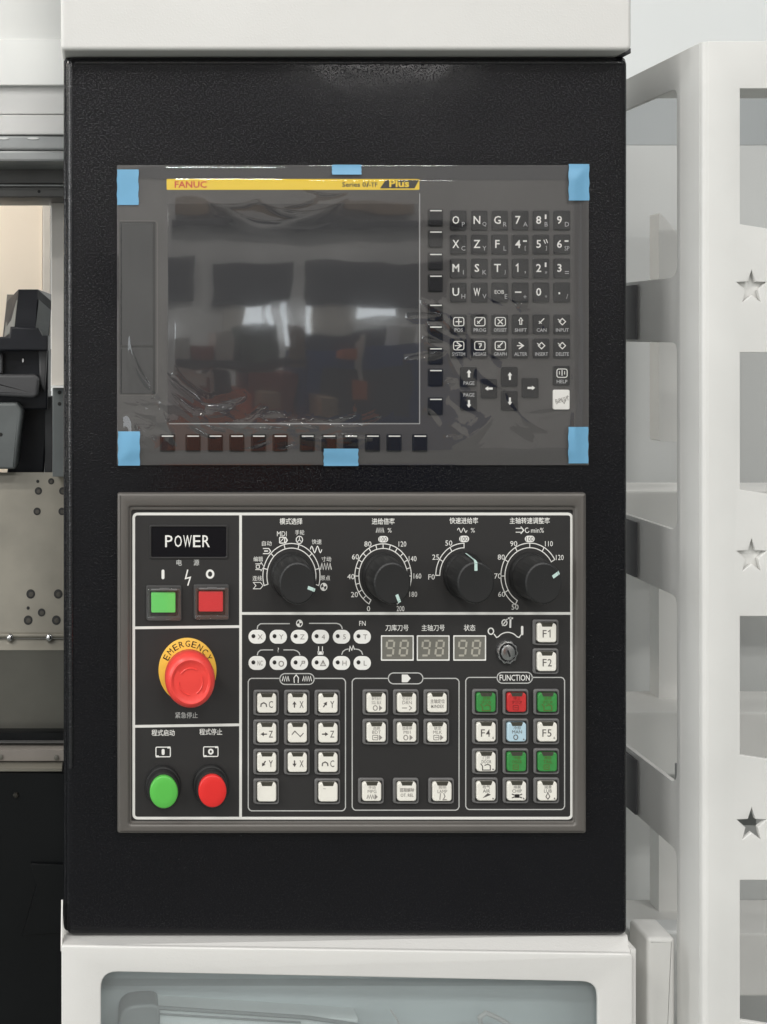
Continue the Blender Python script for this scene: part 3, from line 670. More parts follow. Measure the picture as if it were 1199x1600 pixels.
# digit displays
segs = [((-1, -1), (1, -1)), ((1, -1), (1, 0)), ((1, 0), (1, 1)), ((-1, 1), (1, 1)), ((-1, 0), (-1, 1)), ((-1, -1), (-1, 0)), ((-1, 0), (1, 0))]
for cx, s, x in ((621, '刀库刀号', 620.5), (677, '主轴刀号', 677), (734, '状态', 734)):
    X, Y = Q(cx, 1012.5)
    f = link('digit_display', plate([rrc(0, 0, 51, 39.5, 1), rrc(0, 0, 47.5, 35.5, 1)], 0, 1.2, .3), 'print_white', (X, Y, HP), op)
    b = B(); b.slab(rrc(0, 0, 47.5, 35.5, 1), .1, .6); link('display_window', b.mesh(0), 'seg_back', (X, Y, HP), f)
    for dx in (-11.5, 10):
        b = B()
        for (a, c) in (segs if dx > 0 else segs[:4]+segs[5:]):
            pt = lambda t: (dx+t[0]*5.6-t[1]*1.3, t[1]*11.5); p0 = pt(a); p1 = pt(c); v = Vector((p1[0]-p0[0], p1[1]-p0[1])); v.normalize()
            b.stroke([(p0[0]+v.x*1.5, p0[1]+v.y*1.5), (p1[0]-v.x*1.5, p1[1]-v.y*1.5)], 3, .9)
        link('digit', b.flat(), 'seg', (X, Y, HP), f)
    pr(s, x, 981, 10, 9*len(s), 'print_white', .006)
# key switch
X, Y = Q(791.5, 1018)
ks = empty('key_switch', X, Y, HP, 'round metal key switch', parent=op)
b = B(); b.lathe(0, 0, [(17.2, 0), (17.2, 4), (16, 6.5), (13.5, 7), (12.8, 5), (11, 5), (10.5, 8.5), (8.5, 9.2), (.1, 9.2)], 1.12, 40, flute=lambda a, h: (-1.3 if h > 1 and h < 6.8 and int(a/(2*math.pi)*20) % 2 else 0))
link('lock_body', b.mesh(30), 'chrome', (X, Y, HP), ks)
b = B(); b.lathe(0, 0, [(12.6, 4.8), (12.6, 5.4), (10.6, 5.4), (10.6, 4.8)], 1.12, 32); b.slab([(x*math.cos(-.35)-y*math.sin(-.35), x*math.sin(-.35)+y*math.cos(-.35)) for x, y in rrc(.5, 1, 2.6, 11, .8)], 9, 9.4)
link('key_slot', b.mesh(0), 'hole', (X, Y, HP), ks)
b = B(); b.stroke([Q(*p) for p in arc(767.3, 986.3, 4.2, 0, 345, 18)], 1.9, hp, True); b.fill([Q(*p) for p in rr(814.3, 818, 978, 992.5, 1.7)], hp)
b.stroke([Q(*p) for p in [(772, 990.5), (776, 996)]+arc(793.5, 1010, 20, 137, 43, 10, 1.1)+[(811.5, 996), (815, 991)]], 1.6, hp)
b.stroke([Q(*p) for p in arc(788.5, 973, 4, 0, 330, 12)], 1.6, hp, True); b.stroke([Q(*p) for p in [(785, 978), (793, 967)]], 1.5, hp); b.stroke([Q(798, 964), Q(797.5, 981)], 2.8, hp); b.stroke([Q(*p) for p in [(794, 966), (802, 966)]], 2.6, hp)
P(b, 'print_white', 'key_switch_sign')

# key group outlines
def group_box(x0, x1, y0, y1, px0, px1, py0, py1):
    cx = (px0+px1)/2; b = B(); r = 5
    yy = y0
    b.stroke([Q(*p) for p in [(px0, yy), (x0+r, yy), (x0+2, yy+1.5), (x0, yy+r), (x0, y1-r), (x0+2, y1-1.5), (x0+r, y1), (x1-r, y1), (x1-2, y1-1.5), (x1, y1-r), (x1, yy+r), (x1-2, yy+1.5), (x1-r, yy), (px1, yy)]], 1.6, hp)
    b.stroke([Q(*p) for p in rr(px0, px1, py0, py1, (py1-py0)/2-.2, 6)], 1.6, hp, True); P(b, 'print_faint', 'group_outline')
group_box(388, 540, 1060, 1267, 437.5, 491, 1052.5, 1069.5); group_box(550.5, 717.5, 1060, 1266, 607, 661, 1051.5, 1068.5); group_box(728, 882.5, 1058.5, 1265, 777, 832, 1050.5, 1067.5)
b = B(); b.text('FUNCTION', *Q(804.5, 1059), 9.5, hp, 47, .008)
b.stroke([Q(*p) for p in zig(441, 452, 1060.5, 3.8, 3)], 1.3, hp); b.stroke([Q(*p) for p in zig(473, 487, 1060.5, 3.8, 4)], 1.3, hp)
b.stroke([Q(*p) for p in [(460, 1067), (459.5, 1059), (463, 1054.5), (466.5, 1059), (466, 1067)]], 1.4, hp)
b.fill([Q(*p) for p in [(628, 1054), (637, 1054), (642, 1060), (637, 1066), (628, 1066)]], hp); P(b, 'print_white', 'group_sign')

# panel keys
hsg = plate([rrc(0, 0, 40, 39.5, 4), rrc(1, 1, 33, 33.5, 3)], 0, 5, 1.8)
kb_ = B(); kb_.slab(rrc(1, 1, 33, 33.5, 3), .2, 1.4); kbase = kb_.mesh(0)
capb = B(); capb.slab(rrc(0, 0, 29.5, 29.5, 4.5, 4), 1.2, 8, 1.6, 3)
ledb = B(); ledb.slab([(-9.5, -15.2), (9.5, -15.2), (7.5, -9.6), (-7.5, -9.6)], 5, 8.15, .3, 1); ledm = ledb.mesh(0)
hsg.materials.append(M['housing']); kbase.materials.append(M['housing_in']); ledm.materials.append(M['led_slot'])
capm = {}
for m in ('cap_white', 'cap_green', 'cap_red', 'cap_blue'):
    capm[m] = capb.mesh(50); capm[m].materials.append(M[m])
def pkey(cx, cy, draw=None, cap_='cap_white', pm='print_dark', label=None):
    X, Y = Q(cx, cy)
    k = link('panel_key', hsg, None, (X, Y, HP), op, label=label)
    link('key_base', kbase, None, (X, Y, HP), k); c = link('key_cap', capm[cap_], None, (X+.6, Y+.2, HP), k); link('key_lamp', ledm, None, (X+.6, Y+.2, HP), k)
    if draw:
        b = B(); draw(b); link('key_sign', b.flat(), pm, (X+.6, Y+.2, HP), k)
hk = 8.3
def ar(b, x, y, dx, dy, L=5, wd=1.9):
    b.stroke([(x-dx*L, y-dy*L), (x+dx*L*.3, y+dy*L*.3)], wd, hk); px, py = -dy, dx
    b.fill([(x+dx*L, y+dy*L), (x+px*3.2, y+py*3.2), (x-px*3.2, y-py*3.2)], hk)
def hook(b, x, y): b.stroke([(x-4.5, y+4), (x-4, y-.5), (x, y-2.5), (x+3.5, y-.5), (x+4.5, y+4)], 1.8, hk)
A, Bc, C_ = 415.5, 463.3, 511
ys = (1096.8, 1143, 1189, 1235)
axis = [(A, 0, 'C', None), (Bc, 0, 'X', (0, -1)), (C_, 0, 'Y', (.55, -.83)), (A, 1, 'Z', (-1, 0)), (C_, 1, 'Z', (1, 0)), (A, 2, 'Y', (-.55, .83)), (Bc, 2, 'X', (0, 1)), (C_, 2, 'C', None)]
for x, r, ch, dv in axis:
    def dr(b, ch=ch, dv=dv):
        b.text(ch, 6, 1.2, 10.5, hk, 6.2, .002)
        if dv: ar(b, -5, 1.2, *dv)
        else: hook(b, -5, 1)
    pkey(x, ys[r], dr, label='white key marked '+ch if False else None)
pkey(Bc, ys[1], lambda b: b.stroke([(-9, 2), (-4.5, -3.5), (4, 5), (9, -.5)], 1.3, hk))
pkey(A, ys[3], label='blank white key'); pkey(C_, ys[3], lambda b: b.stroke([(-8, -6), (-4, -5.6)], .6, hk), pm='print_mid', label='blank white key with a faint scratch')
def lines(t1, t2, icon, small=0):
    def d(b):
        if icon is None: b.text(t1, 0, -3, 6.6, hk, 22, .012); b.text(t2, 0, 5, 5.2, hk, 20, .01); return
        b.text(t1, 0, -7, 5.4, hk, maxw=15); b.text(t2, 0, -.8, 5, hk, maxw=15)
        if 'r' in icon: b.fill([(4, 3), (9, 7.5), (4, 12)], hk)
        if 'o' in icon: b.stroke(arc(-2, 7.5, 3.2, 0, 330, 11), 1.3, hk, True)
        if 'b' in icon: b.stroke(rrc(-2, 7.5, 8, 7, .5, 1), 1.1, hk, True); b.stroke([(-4, 7.5), (1, 7.5)], 1.2, hk)
        if 'a' in icon: b.stroke([(-8, 7.5), (0, 7.5)], 1.3, hk); b.stroke([(3, 4), (7, 7.5), (3, 11)], 1.3, hk)
        if 'z' in icon: b.stroke(zig(-8, 3, 7.5, 3, 3), 1.2, hk)
        if 'h' in icon: b.stroke([(-3, 2), (-4, 12)], 1.4, hk); b.stroke([(2, 2), (4, 7), (1, 12), (7, 12)], 1.4, hk)
        if 'w' in icon: b.fill([(-6, 10), (2, 2.5), (7, 5), (0, 8)], hk)
        if 'k' in icon: b.stroke([(-8, 4), (8, 10)], 1.8, hk); b.stroke([(-8, 10), (8, 4)], 1.8, hk); b.fill([(-3, 4), (3, 4), (3, 10), (-3, 10)], hk)
        if 'd' in icon: b.stroke([(0, 2), (3, 8), (0, 12), (-3, 8)], 1.3, hk, True)
        if 'c' in icon: b.stroke([(-9, 2), (-6, 6), (-6, 12), (6, 12), (6, 5), (2, 3), (-3, 5)], 1.5, hk)
        if 's' in icon: b.fill([(10, 9), (12, 12), (9, 12)], hk)
    return d
for x, r, t in ((586, 0, ('单节执行', 'SGL BLK', 'or')), (633.5, 0, ('空运行', 'DRN', 'a')), (681, 0, ('主轴定位', 'M.INDEX', None)),
                (586, 1, ('选跳', 'BDT', 'br')), (633.5, 1, ('选择停', 'M01', 'or')), (681, 1, ('锁定', 'MLK', 'br')),
                (579, 3, ('手动', 'MPG', 'zr')), (633.5, 3, ('超程解除', 'OT. REL', None)), (688.5, 3, ('照明', 'LAMP', 'h'))):
    pkey(x, ys[r]-(1 if r == 1 else .8), lines(*t), pm='print_mid')
fx = (757, 804.6, 852.6); fy = (1095.5, 1141.5, 1188, 1233.5)
pkey(fx[0], fy[0], lines('正转', 'SP CW', 'c'), 'cap_green', 'print_olive', 'green key at the top left of the function group')
pkey(fx[1], fy[0], lines('停止', 'SP STOP', 'b'), 'cap_red', 'print_maroon', 'red key at the top of the function group')
pkey(fx[2], fy[0], lines('反转', 'SP CCW', 'c'), 'cap_green', 'print_olive')
def ft(s, sub=None):
    def d(b):
        o = 0 if not sub else -1.5
        b.text(s[0], o-4, 1, 11.5, hk, 6, .003)
        if s[1] == '1': b.stroke([(o+1.5, -2), (o+4.5, -4.5), (o+4.5, 6.8)], 1.5, hk)
        else: b.text(s[1], o+4, 1, 11.5, hk, 6.3, .003)
        if sub: b.text(sub, 10, 8.5, 4, hk)
    return d
pkey(fx[0], fy[1], ft('F4', '4')); pkey(fx[1], fy[1], lines('冷却', 'MAN', 'os'), 'cap_blue', 'print_dark', 'pale blue key in the function group'); pkey(fx[2], fy[1], ft('F5', '6'))
pkey(fx[0], fy[2], lines('门开', 'DOOR', 'cs')); pkey(fx[1], fy[2], lines('卡盘', 'CHUCK', 'b'), 'cap_green', 'print_olive'); pkey(fx[2], fy[2], lines('尾座', 'TAIL', 'b'), 'cap_green', 'print_olive')
pkey(fx[0], fy[3], lines('吹气', 'AIR', 'ws')); pkey(fx[1], fy[3], lines('排屑', 'CHIP', 'ks')); pkey(fx[2], fy[3], lines('润滑', 'LUB', 'ds'))
pkey(851.5, 987, ft('F1')); pkey(851.5, 1032, ft('F2'))

# ================================================================ white guard frame at the right
gf = empty('guard_frame', 1085, 1900, 0, 'white bent steel guard frame with star cut-outs right of the cabinet', 'guard frame')
XF, HF = 1080, 35
def yq(py, px):   # side sheet: outline point (h, y)
    h = D*(1-(XF-VX)/(px-VX)); return h
frontop = 73
hole = []
for k in range(6):
    t = 126+407*k; bt = 430+406.5*k
    if k == 3: t += 0
    hole.append(rpoly([(-320, t), (-44, t+2), (-44, bt), (-320, bt)], [0, 16, 22, 0], 6))
outl = [(-360, frontop), (HF-9, frontop), (HF-9, 2300), (-360, 2300)]
link('side_sheet', plate([outl]+hole, -4, 4, 1.2, side=XF+4), 'white_frame', parent=gf)
hole = []
for k in range(6):
    t = 145.7+404.5*k; bt = 353.5+407*k
    hole.append([(1137.5, t), (1262, t), (1262, bt+20), (1137.5, bt)])
for k in range(5):
    cx, cy = 1155.5, 451+412*k; pts = []
    for i in range(10):
        r = 24 if i % 2 == 0 else 10; a = math.radians(-90+36*i); pts.append((cx+r*math.cos(a), cy+r*1.14*math.sin(a)))
    hole.append(pts)
link('front_sheet', plate([[(XF+8, frontop), (1420, frontop), (1420, 2300), (XF+8, 2300)]]+hole, HF-8, HF, 1.2), 'white_frame', parent=gf)
b = B(); ring = []
for yy in (frontop+.6, 2300):
    ring.append([(XF+.3+8*(1-math.cos(a)), yy, HF-8.2-1+8.2*math.sin(a)+.6) for a in [i*math.pi/12 for i in range(7)]]+[(XF+8.5, yy, HF-8)])
b.loft(ring); link('bend', b.mesh(50), 'white_frame', parent=gf)
b = B(); b.box(XF+8.5, 1420, frontop+.5, frontop+4, -360, HF-9, 1); link('top_flange', b.mesh(), 'white_frame', parent=gf)
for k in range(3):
    t = 436+408*k; b = B(); b.box(XF-4, XF-.3, t, t+94, -330, -176, .8); link('shade_strip', b.mesh(), 'shade_dark', parent=gf)  # strips added to draw the cabinet's shade and dark reflection on the sheet
for yy in (451, 863): b = B(); b.box(1128, 1185, yy-38, yy+38, HF-11, HF-8.6); link('star_backing', b.mesh(), 'white_frame', parent=gf)
b = B(); b.box(1100, 1230, 1225, 1325, -90, -84); link('star_backing', b.mesh(), 'rail_grey', parent=gf)
# second, inner sheet of the guard
b = B(); ih = []
for k in range(6):
    t = 560+407*k; ih.append([(1155, t), (1600, t+60), (1600, t+250), (1155, t+250)])
# machine body behind the guard
enc = empty('machine_enclosure', 1500, 2300, -900, 'pale grey machine side panel with white ledges behind the guard frame', 'machine panel')
b = B(); b.box(1000, 2200, 72, 2300, -1000, -900, 0); link('side_panel', b.mesh(), 'enclosure_light', parent=enc)
b = B(); b.box(1000, 2200, -60, 71.9, -1010, -899, 0); link('upper_panel', b.mesh(), 'enclosure', parent=enc)
for k in range(4):
    y_ = q(0, 763+340*k, -600)[1]
    b = B(); b.box(980, 2200, y_, y_+130, -700, -560, 5); link('ledge', b.mesh(), 'white_frame', parent=enc)
for k in range(4):
    b = B(); t = 330+430*k
    b.slab(rpoly([q(1030, t, -650), q(1090, t+70, -650), q(1090, t+360, -650), q(1030, t+360, -650)], 8), -690, -650, 0); link('rib', b.mesh(), 'white_frame', parent=enc)
# box column between base and guard
colb = B(); x0, y0 = q(1012, 1466, -40); x1, _ = q(1056, 1466, -40); colb.slab(rr(x0, x1, y0, 2200, 6), -100, -40, 6, 4)
link('box_column', colb.mesh(50), 'white_frame', label='short white steel column between the base and the guard frame', cat='column')
b = B(); x0, y0 = q(985, 1456, -120); x1, _ = q(1085, 1448, -120); b.slab(rr(x0, x1, y0, 2200, 4), -160, -120, 5); link('rear_column', b.mesh(50), 'cover_white', label='wider white block standing behind the short column', cat='column')

# ================================================================ left: the open machine
hc = -300
def band(nm, x0, x1, y0, y1, h0, h1, m, parent, ch=2):
    b = B(); a = q(x0, y0, h1); c = q(x1, y1, h1); b.box(a[0], c[0], a[1], c[1], h0, h1, ch); return link(nm, b.mesh(), m, parent=parent)
cov = empty('machine_cover', -200, 253, hc, 'white sheet metal cover with grey rails over the open machine', 'machine cover')
band('top_sheet', -700, 118, 60, 133, -420, -318, 'cover_white', cov)
b = B(); p = [q(-700, -60, -330), q(118, -60, -330)]; b.add([(-900, -500, -390), (260, -500, -390), (260, 10, -330), (-900, 10, -330), (-900, -500, -410), (260, -500, -410), (260, 10, -350), (-900, 10, -350)], [(0, 1, 2, 3), (4, 5, 6, 7), (0, 1, 5, 4), (1, 2, 6, 5), (2, 3, 7, 6), (3, 0, 4, 7)])
link('sloped_sheet', b.mesh(0), 'sheet_white', parent=cov)
band('lower_band', -700, 118, 134, 178, -420, -330, 'cover_grey', cov); band('lower_band', -700, 118, 179, 210, -420, -326, 'cover_grey', cov)
band('slotted_rail', -700, 118, 211, 234, -420, -330, 'rail_grey', cov, 4); band('slotted_rail', -700, 118, 235, 252, -420, -322, 'rail_grey', cov, 4)
for x in (5, 52, -40):
    X, Y = q(x, 216, -329); b = B(); b.lathe(0, 0, [(11, -4), (11, 0), (10, .6), (.1, .6)], .2, 24); link('slot', b.mesh(), 'cover_white', (X, Y, -329), cov)
band('door_rail', -700, 118, 258, 287, -560, -420, 'rail_dark', cov); band('door_rail_edge', -700, 118, 288, 290.5, -560, -415, 'rail_grey', cov, .5); band('lower_rail', -700, 118, 291, 308, -560, -425, 'rail_dark', cov)
X, Y = q(61, 299, -424); b = B(); b.lathe(X, Y, [(3, -426), (3, -424.2), (.1, -424)], 1, 12); link('rail_hole', b.mesh(), 'hole', parent=cov)
# interior back
inn = empty('machine_interior', -200, 1000, -1000, 'cream interior back panel of the open machine at the left', 'machine interior')
band('back_panel', -500, 66, 290, 760, -1020, -1000, 'cream', inn); band('panel_frame', 66.5, 79, 290, 760, -1020, -990, 'warm_grey', inn)
post = empty('door_post', 90, 738, -500, 'grey upright door post beside the cream interior', 'door post')
band('post_face', 80, 130, 308, 602, -600, -520, 'warm_grey', post); band('post_edge', 79.5, 130, 602.5, 606, -600, -505, 'cover_white', post, .5)
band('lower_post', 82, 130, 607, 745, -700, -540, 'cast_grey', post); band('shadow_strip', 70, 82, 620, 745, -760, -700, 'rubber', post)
for y in (613, 631):
    X, Y = q(93, y, -539); b = B(); b.lathe(X, Y, [(4, -541), (4, -539.5), (.1, -539)], 1, 10); link('post_screw', b.mesh(), 'hole', parent=post)
# turret
ht = -640
tu = empty('tool_turret', 30, 740, ht, 'black faceted tool turret inside the open machine', 'tool turret')
def V3(x, y, h): return (*q(x, y, h), h)
b = B()
f = [V3(29, 452, ht), V3(59, 452, ht), V3(54, 530, ht), V3(23, 530, ht)]
l = [V3(11, 471, ht-60), V3(4, 530, ht-60)]; r = [V3(81, 471, ht-60), V3(76, 530, ht-60)]
bk = [V3(11, 460, ht-300), V3(4, 530, ht-300), V3(81, 460, ht-300), V3(76, 530, ht-300)]
b.add(f+l+r+bk, [(0, 1, 2, 3), (0, 3, 5, 4), (1, 2, 7, 6), (4, 5, 9, 8), (6, 7, 11, 10), (0, 1, 6, 10, 8, 4), (8, 9, 11, 10), (3, 2, 7, 11, 9, 5)])
link('turret_head', b.mesh(0), 'cast_black', parent=tu)
b = B()
for pts in ([(12.5, 483, -56), (27.5, 468, -6), (22.5, 515, -6), (6.5, 527, -56)], [(61, 468, -6), (79, 484, -56), (74.5, 528, -56), (55.5, 515, -6)]):
    o = [V3(x, y, ht+h) for x, y, h in pts]; u = [(a[0], a[1], a[2]+5) for a in o]; b.loft([o, u])
link('tool_pocket_plate', b.mesh(0), 'cast_grey', parent=tu)
def tb(nm, poly, h0, h1, m, ch=4): b = B(); b.slab([q(x, y, h1) for x, y in poly], h0, h1, ch); return link(nm, b.mesh(40), m, parent=tu)
tb('clamp_block', [(16, 510), (60, 512), (66, 524), (75, 524), (75, 548), (-60, 548), (-60, 526), (14, 526)], ht-100, ht+25, 'cast_black')
tb('holder_body', [(-40, 546), (76, 546), (74, 640), (-40, 640)], ht-180, ht-30, 'cast_black')
tb('holder_wing', [(60, 548), (74, 546), (70, 612), (62, 600)], ht-30, ht-10, 'rubber')
tb('hex_body', rpoly([(-50, 585), (54, 585), (61, 592), (59, 618), (52, 622), (-50, 616)], 3), ht-120, ht+20, 'rubber', 6)
tb('side_block', [(-50, 552), (4, 552), (4, 584), (-50, 584)], ht-120, ht, 'rubber')
tb('cover_plate', rpoly([(-80, 630), (26, 630), (35, 642), (24, 733), (-80, 733)], [0, 3, 5, 3, 0]), ht-60, ht+40, 'cast_grey', 5)
tb('column_block', [(24, 616), (76, 616), (68, 750), (10, 750)], ht-260, ht-100, 'cast_black')
X, Y = q(36, 563, ht-28); b = B(); b.lathe(X, Y, [(3, ht-32), (3, ht-27), (2, ht-25), (.1, ht-25)], 2.2, 12); link('set_screw', b.mesh(), 'chrome', parent=tu)
X, Y = q(1, 679, ht+42); b = B(); b.lathe(X, Y, [(4, ht+38), (4, ht+40.5), (.1, ht+41)], 1, 12); link('plate_hole', b.mesh(), 'hole', parent=tu)
# steel guard plate
hg = -560
gd = empty('way_cover', 0, 1142, hg, 'worn steel way cover with countersunk screws below the turret', 'way cover')
b = B()
pts = [V3(-500, 738, hg-90), V3(125, 738, hg-90), V3(125, 990, hg), V3(-500, 990, hg)]
b.loft([pts, [(x, y+2, h-14) for x, y, h in pts]]); link('upper_plate', b.mesh(0), 'steel', parent=gd)
b = B(); b.tube([V3(-500, 993, hg+2), V3(-200, 993, hg+2), V3(125, 993, hg+2)], 6, 10); link('fold_edge', b.mesh(60), 'steel', parent=gd)
b = B(); pts = [V3(-500, 998, hg), V3(125, 998, hg), V3(125, 1016, hg+14), V3(-500, 1016, hg+14)]; b.loft([pts, [(x, y+2, h-14) for x, y, h in pts]]); link('fold_face', b.mesh(0), 'steel', parent=gd)
b = B(); pts = [V3(-500, 1016, hg+12), V3(125, 1016, hg+12), V3(125, 1141, hg-20), V3(-500, 1141, hg-20)]; b.loft([pts, [(x, y+2, h-14) for x, y, h in pts]]); link('lower_plate', b.mesh(0), 'steel_dark', parent=gd)
SL = 90/(q(0, 990, hg)[1]-q(0, 738, hg-90)[1])
def gh(y): return hg-90+(q(0, y, hg-90+90*(y-738)/252)[1]-q(0, 738, hg-90)[1])*SL
def tilt(b): b.v = [(x, y, h+y*SL) for x, y, h in b.v]; return b.mesh(30)
for x, y, r in ((60, 767, 6), (98, 767, 6), (58, 799, 6), (97, 799, 6), (80, 752, 5), (48, 928, 7), (91, 928, 7), (44, 969, 7), (88, 969, 7), (65, 957, 6), (44, 950, 2.5), (59, 752, 2.5)):
    h = gh(y); X, Y = q(x, y, h); b = B(); b.lathe(0, 0, [(r*1.3, -3), (r*1.3, .7), (r*1.2, .8), (.1, .8)], 1.0, 20)
    s_ = link('countersink', tilt(b), 'hole', (X, Y, h), gd)
    if r > 3: b = B(); b.lathe(.6, .8, [(r*.7, .6), (r*.7, 1.0), (r*.3, 1.1), (r*.28, .85), (.1, .85)], 1.0, 14); link('screw_head', tilt(b), 'bolt', (X, Y, h), s_)
for x in (16, 77):
    X, Y = q(x, 996, hg+6); b = B(); b.lathe(0, 0, [(7.5, 0), (7, 5), (4.5, 8), (.1, 8.5)], 1.1, 16); link('dome_bolt', b.mesh(50), 'chrome', (X, Y, hg+6), gd)
# rails and black tray below
tr = empty('chip_tray', 0, 1600, -500, 'black sheet metal tray and rails below the steel way cover', 'chip tray')
band('upper_rail', -500, 125, 1143, 1160, -700, -560, 'sheet_black', tr, 3); band('rail_edge', -500, 125, 1160, 1161.5, -560, -548, 'rail_dark', tr, .4)
band('rail_gap', -500, 125, 1163, 1171, -700, -590, 'gap_black', tr)
band('cross_rail', -500, 125, 1172, 1190, -600, -530, 'rail_tan', tr); band('lower_gap', -500, 125, 1191, 1200, -700, -580, 'gap_black', tr)
band('tray_edge', -500, 97, 1201, 1206, -560, -500, 'steel', tr, 1.5)
band('tray_front', -500, 125, 1207, 2300, -560, -505, 'sheet_black', tr, 3)
X, Y = q(25, 1242, -505); b = B(); b.lathe(0, 0, [(6, 0), (6, 3), (4, 6), (.1, 6.5)], 1, 6); link('tray_bolt', b.mesh(20), 'bolt', (X, Y, -505), tr)
b = B(); b.slab([q(*p, -498) for p in [(48, 1350), (125, 1352), (125, 1455), (35, 1462), (57, 1385)]], -504, -498, 1); link('patch_plate', b.mesh(), 'sheet_black', parent=tr)
for x, y in ((1, 1183), (88, 1184)):
    X, Y = q(x, y, -529); b = B(); b.lathe(0, 0, [(5, 0), (5, 1.5), (3, 2), (.1, 2)], 1, 12); link('rail_screw', b.mesh(), 'steel_dark', (X, Y, -529), tr)

# ================================================================ the hall
def mbox(x0, x1, y0, y1, z0, z1, bev=.02):      # metres
    b = B(); b.box(x0/S, x1/S, -z1/S, -z0/S, -y1/S, -y0/S, bev/S); return b
link('floor', mbox(-16, 16, -16, 6, -1.9, -1.75, 0).mesh(0), 'floor', kind='structure')
link('wall', mbox(-16, 16, 2.2, 2.3, -1.75, 4.5, 0).mesh(0), 'wall', kind='structure')
hallm = dict(w1=mat('hall_paint', (.68, .66, .63), .7, var=.15, vscale=1.2), w2=mat('hall_dark', (.075, .077, .08), .6), w3=mat('hall_wood', (.28, .2, .13), .7, var=.3, vscale=3),
             tarp=mat('hall_tarp', (.14, .17, .14), .8, var=.4, vscale=6), blue=mat('hall_blue', (.03, .07, .22), .5, var=.2, vscale=2), org=mat('hall_orange', (.62, .17, .05), .5, var=.15, vscale=3), red=mat('hall_red', (.30, .10, .07), .6, var=.35, vscale=3),
             win=mat('hall_window', (.8, .85, .9), .3, emit=((.9, .96, 1), 5)), sideglow=mat('hall_side_glow', (.8, .85, .9), .3, emit=((.9, .96, 1), 9)), bigwin=mat('hall_big_window', (.8, .85, .9), .3, emit=((.9, .96, 1), 2.4)), pale=mat('hall_pale', (.62, .58, .52), .6, var=.1, vscale=2))
K = 14.9/1800
def hx(px): return (px-VX)*K+VX*S
def hz(py): return -(py-VY)*K-VY*S
hw = link('far_wall', mbox(-16, 16, -14.3, -14, -1.75, 4.5, 0).mesh(0), hallm['w1'], kind='structure')
for i, (a, b_, c, d, m, nm) in enumerate([(330, 455, 408, 480, 'w2', 'shutter'), (478, 700, 410, 482, 'w2', 'shutter'), (150, 300, 400, 470, 'w2', 'shutter'),
        (383, 412, 484, 516, 'win', 'pane'), (422, 427, 484, 525, 'win', 'pane'), (443, 448, 484, 530, 'win', 'pane'), (478, 483, 484, 530, 'win', 'pane'),
        (350, 380, 486, 520, 'pale', 'panel'), (486, 545, 486, 516, 'pale', 'panel'), (552, 612, 484, 500, 'win', 'pane'), (252, 262, 505, 540, 'win', 'pane'), (-420, -260, 230, 560, 'bigwin', 'pane'), (-260, -130, 230, 560, 'bigwin', 'pane'),
        (262, 640, 318, 336, 'w3', 'beam'), (200, 720, 348, 356, 'w2', 'beam')]):
    link(nm, mbox(hx(a), hx(b_), -14, -13.93+.01*i, hz(d), hz(c), .01).mesh(0), hallm[m], parent=hw)
sw = link('side_wall', mbox(-8.3, -8, -16, -.2, -1.75, 4.5, 0).mesh(0), hallm['w1'], kind='structure')
for k in range(5): link('pane', mbox(-8, -7.96, -1.5-2.1*k, -.7-2.1*k, -.5, 1.6, .01).mesh(0), hallm['sideglow'], parent=sw)  # glowing panes added out of view to light left edges and guard side
K2 = 6.4/1800
def ix(px): return (px-VX)*K2+VX*S
def iz(py): return -(py-VY)*K2-VY*S
Yh = -5.5
def hall_thing(nm, label, cat, parts):
    t = empty(nm, parts[0][1][0]/S, 1.75/S, -Yh/S, label, cat)
    for pn, (x0, x1, y0, y1, z0, z1), m in parts: link(pn, mbox(x0, x1, y0, y1, z0, z1, .03).mesh(), hallm[m], parent=t)
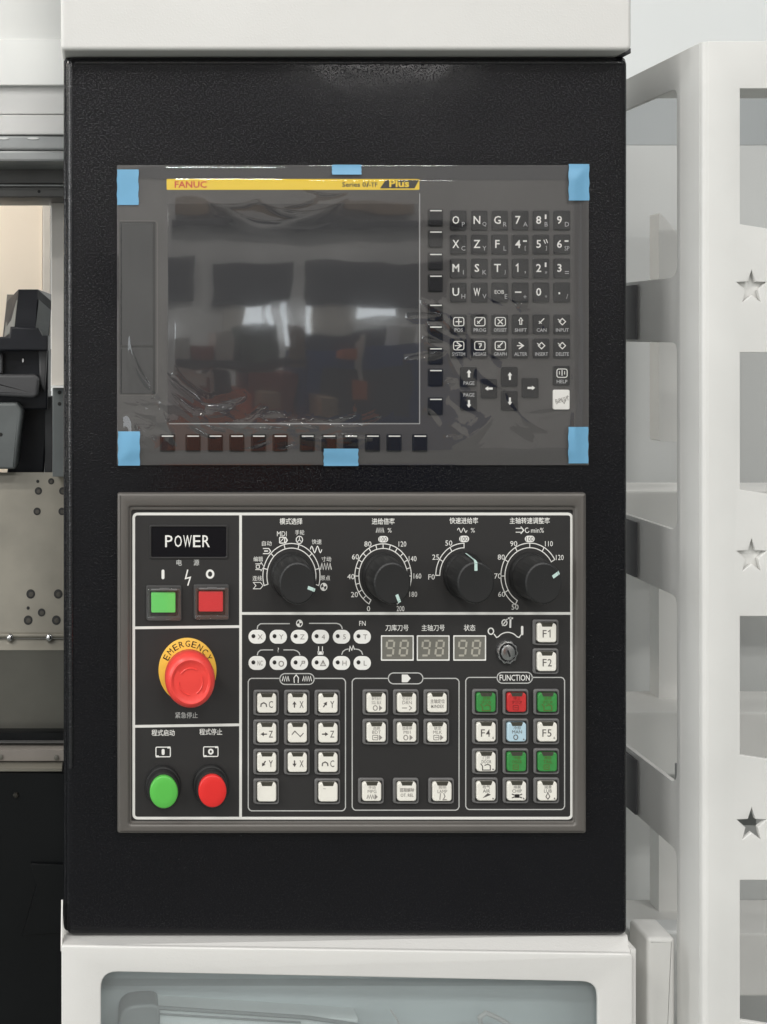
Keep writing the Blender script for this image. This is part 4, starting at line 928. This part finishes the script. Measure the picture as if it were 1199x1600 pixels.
hall_thing('blue_machine', 'blue press with orange boxes standing across the hall, mirrored in the screen', 'machine',
    [('body', (ix(478), ix(720), Yh-.8, Yh, -1.75, iz(540)), 'blue'), ('dark_panel', (ix(500), ix(640), Yh, Yh+.03, iz(650), iz(572)), 'w2'), ('orange_box', (ix(525), ix(548), Yh, Yh+.2, iz(556), iz(541)), 'org'),
     ('orange_sign', (ix(548), ix(572), Yh+.03, Yh+.06, iz(625), iz(595)), 'org'), ('yellow_guard', (ix(482), ix(506), Yh, Yh+.4, -1.75, iz(618)), 'w3'), ('pale_hose', (ix(560), ix(566), Yh, Yh+.05, iz(600), iz(520)), 'pale'), ('pale_box', (ix(620), ix(645), Yh-.3, Yh, iz(540), iz(515)), 'pale'), ('top_rail', (ix(486), ix(650), Yh-.5, Yh-.4, iz(540), iz(515)), 'w2')])
hall_thing('crate_stack', 'brown and orange crates standing across the hall, mirrored in the lower left of the screen', 'crates',
    [('crate', (ix(262), ix(330), Yh-.8, Yh, -1.75, iz(590)), 'red'), ('crate', (ix(334), ix(365), Yh-.8, Yh-.1, -1.75, iz(575)), 'w2'), ('crate', (ix(368), ix(392), Yh-.8, Yh, -1.75, iz(612)), 'org'),
     ('crate', (ix(395), ix(472), Yh-.8, Yh-.2, -1.75, iz(578)), 'red'), ('pallet', (ix(262), ix(470), Yh, Yh+.4, -1.75, iz(650)), 'org'), ('banner', (ix(278), ix(326), Yh-.85, Yh-.8, iz(590), iz(575)), 'pale'),
     ('upper_box', (ix(262), ix(300), Yh-.6, Yh-.1, iz(588), iz(527)), 'pale'), ('upper_box', (ix(303), ix(338), Yh-.6, Yh-.1, iz(573), iz(538)), 'red'), ('upper_box', (ix(341), ix(372), Yh-.6, Yh-.1, iz(573), iz(522)), 'pale'),
     ('tarp', (ix(388), ix(444), Yh-.7, Yh-.25, iz(577), iz(512)), 'tarp'), ('rack_post', (ix(328), ix(332), Yh-.05, Yh, -1.75, iz(572)), 'pale'), ('rack_rail', (ix(262), ix(475), Yh-.02, Yh+.02, iz(566), iz(561)), 'w2'),
     ('paper_sheet', (ix(280), ix(322), Yh+.01, Yh+.02, iz(606), iz(580)), 'pale'), ('small_crate', (ix(396), ix(425), Yh, Yh+.3, iz(640), iz(606)), 'w3'),
     ('wood_post', (ix(452), ix(474), Yh-.1, Yh, iz(570), iz(510)), 'w3')])
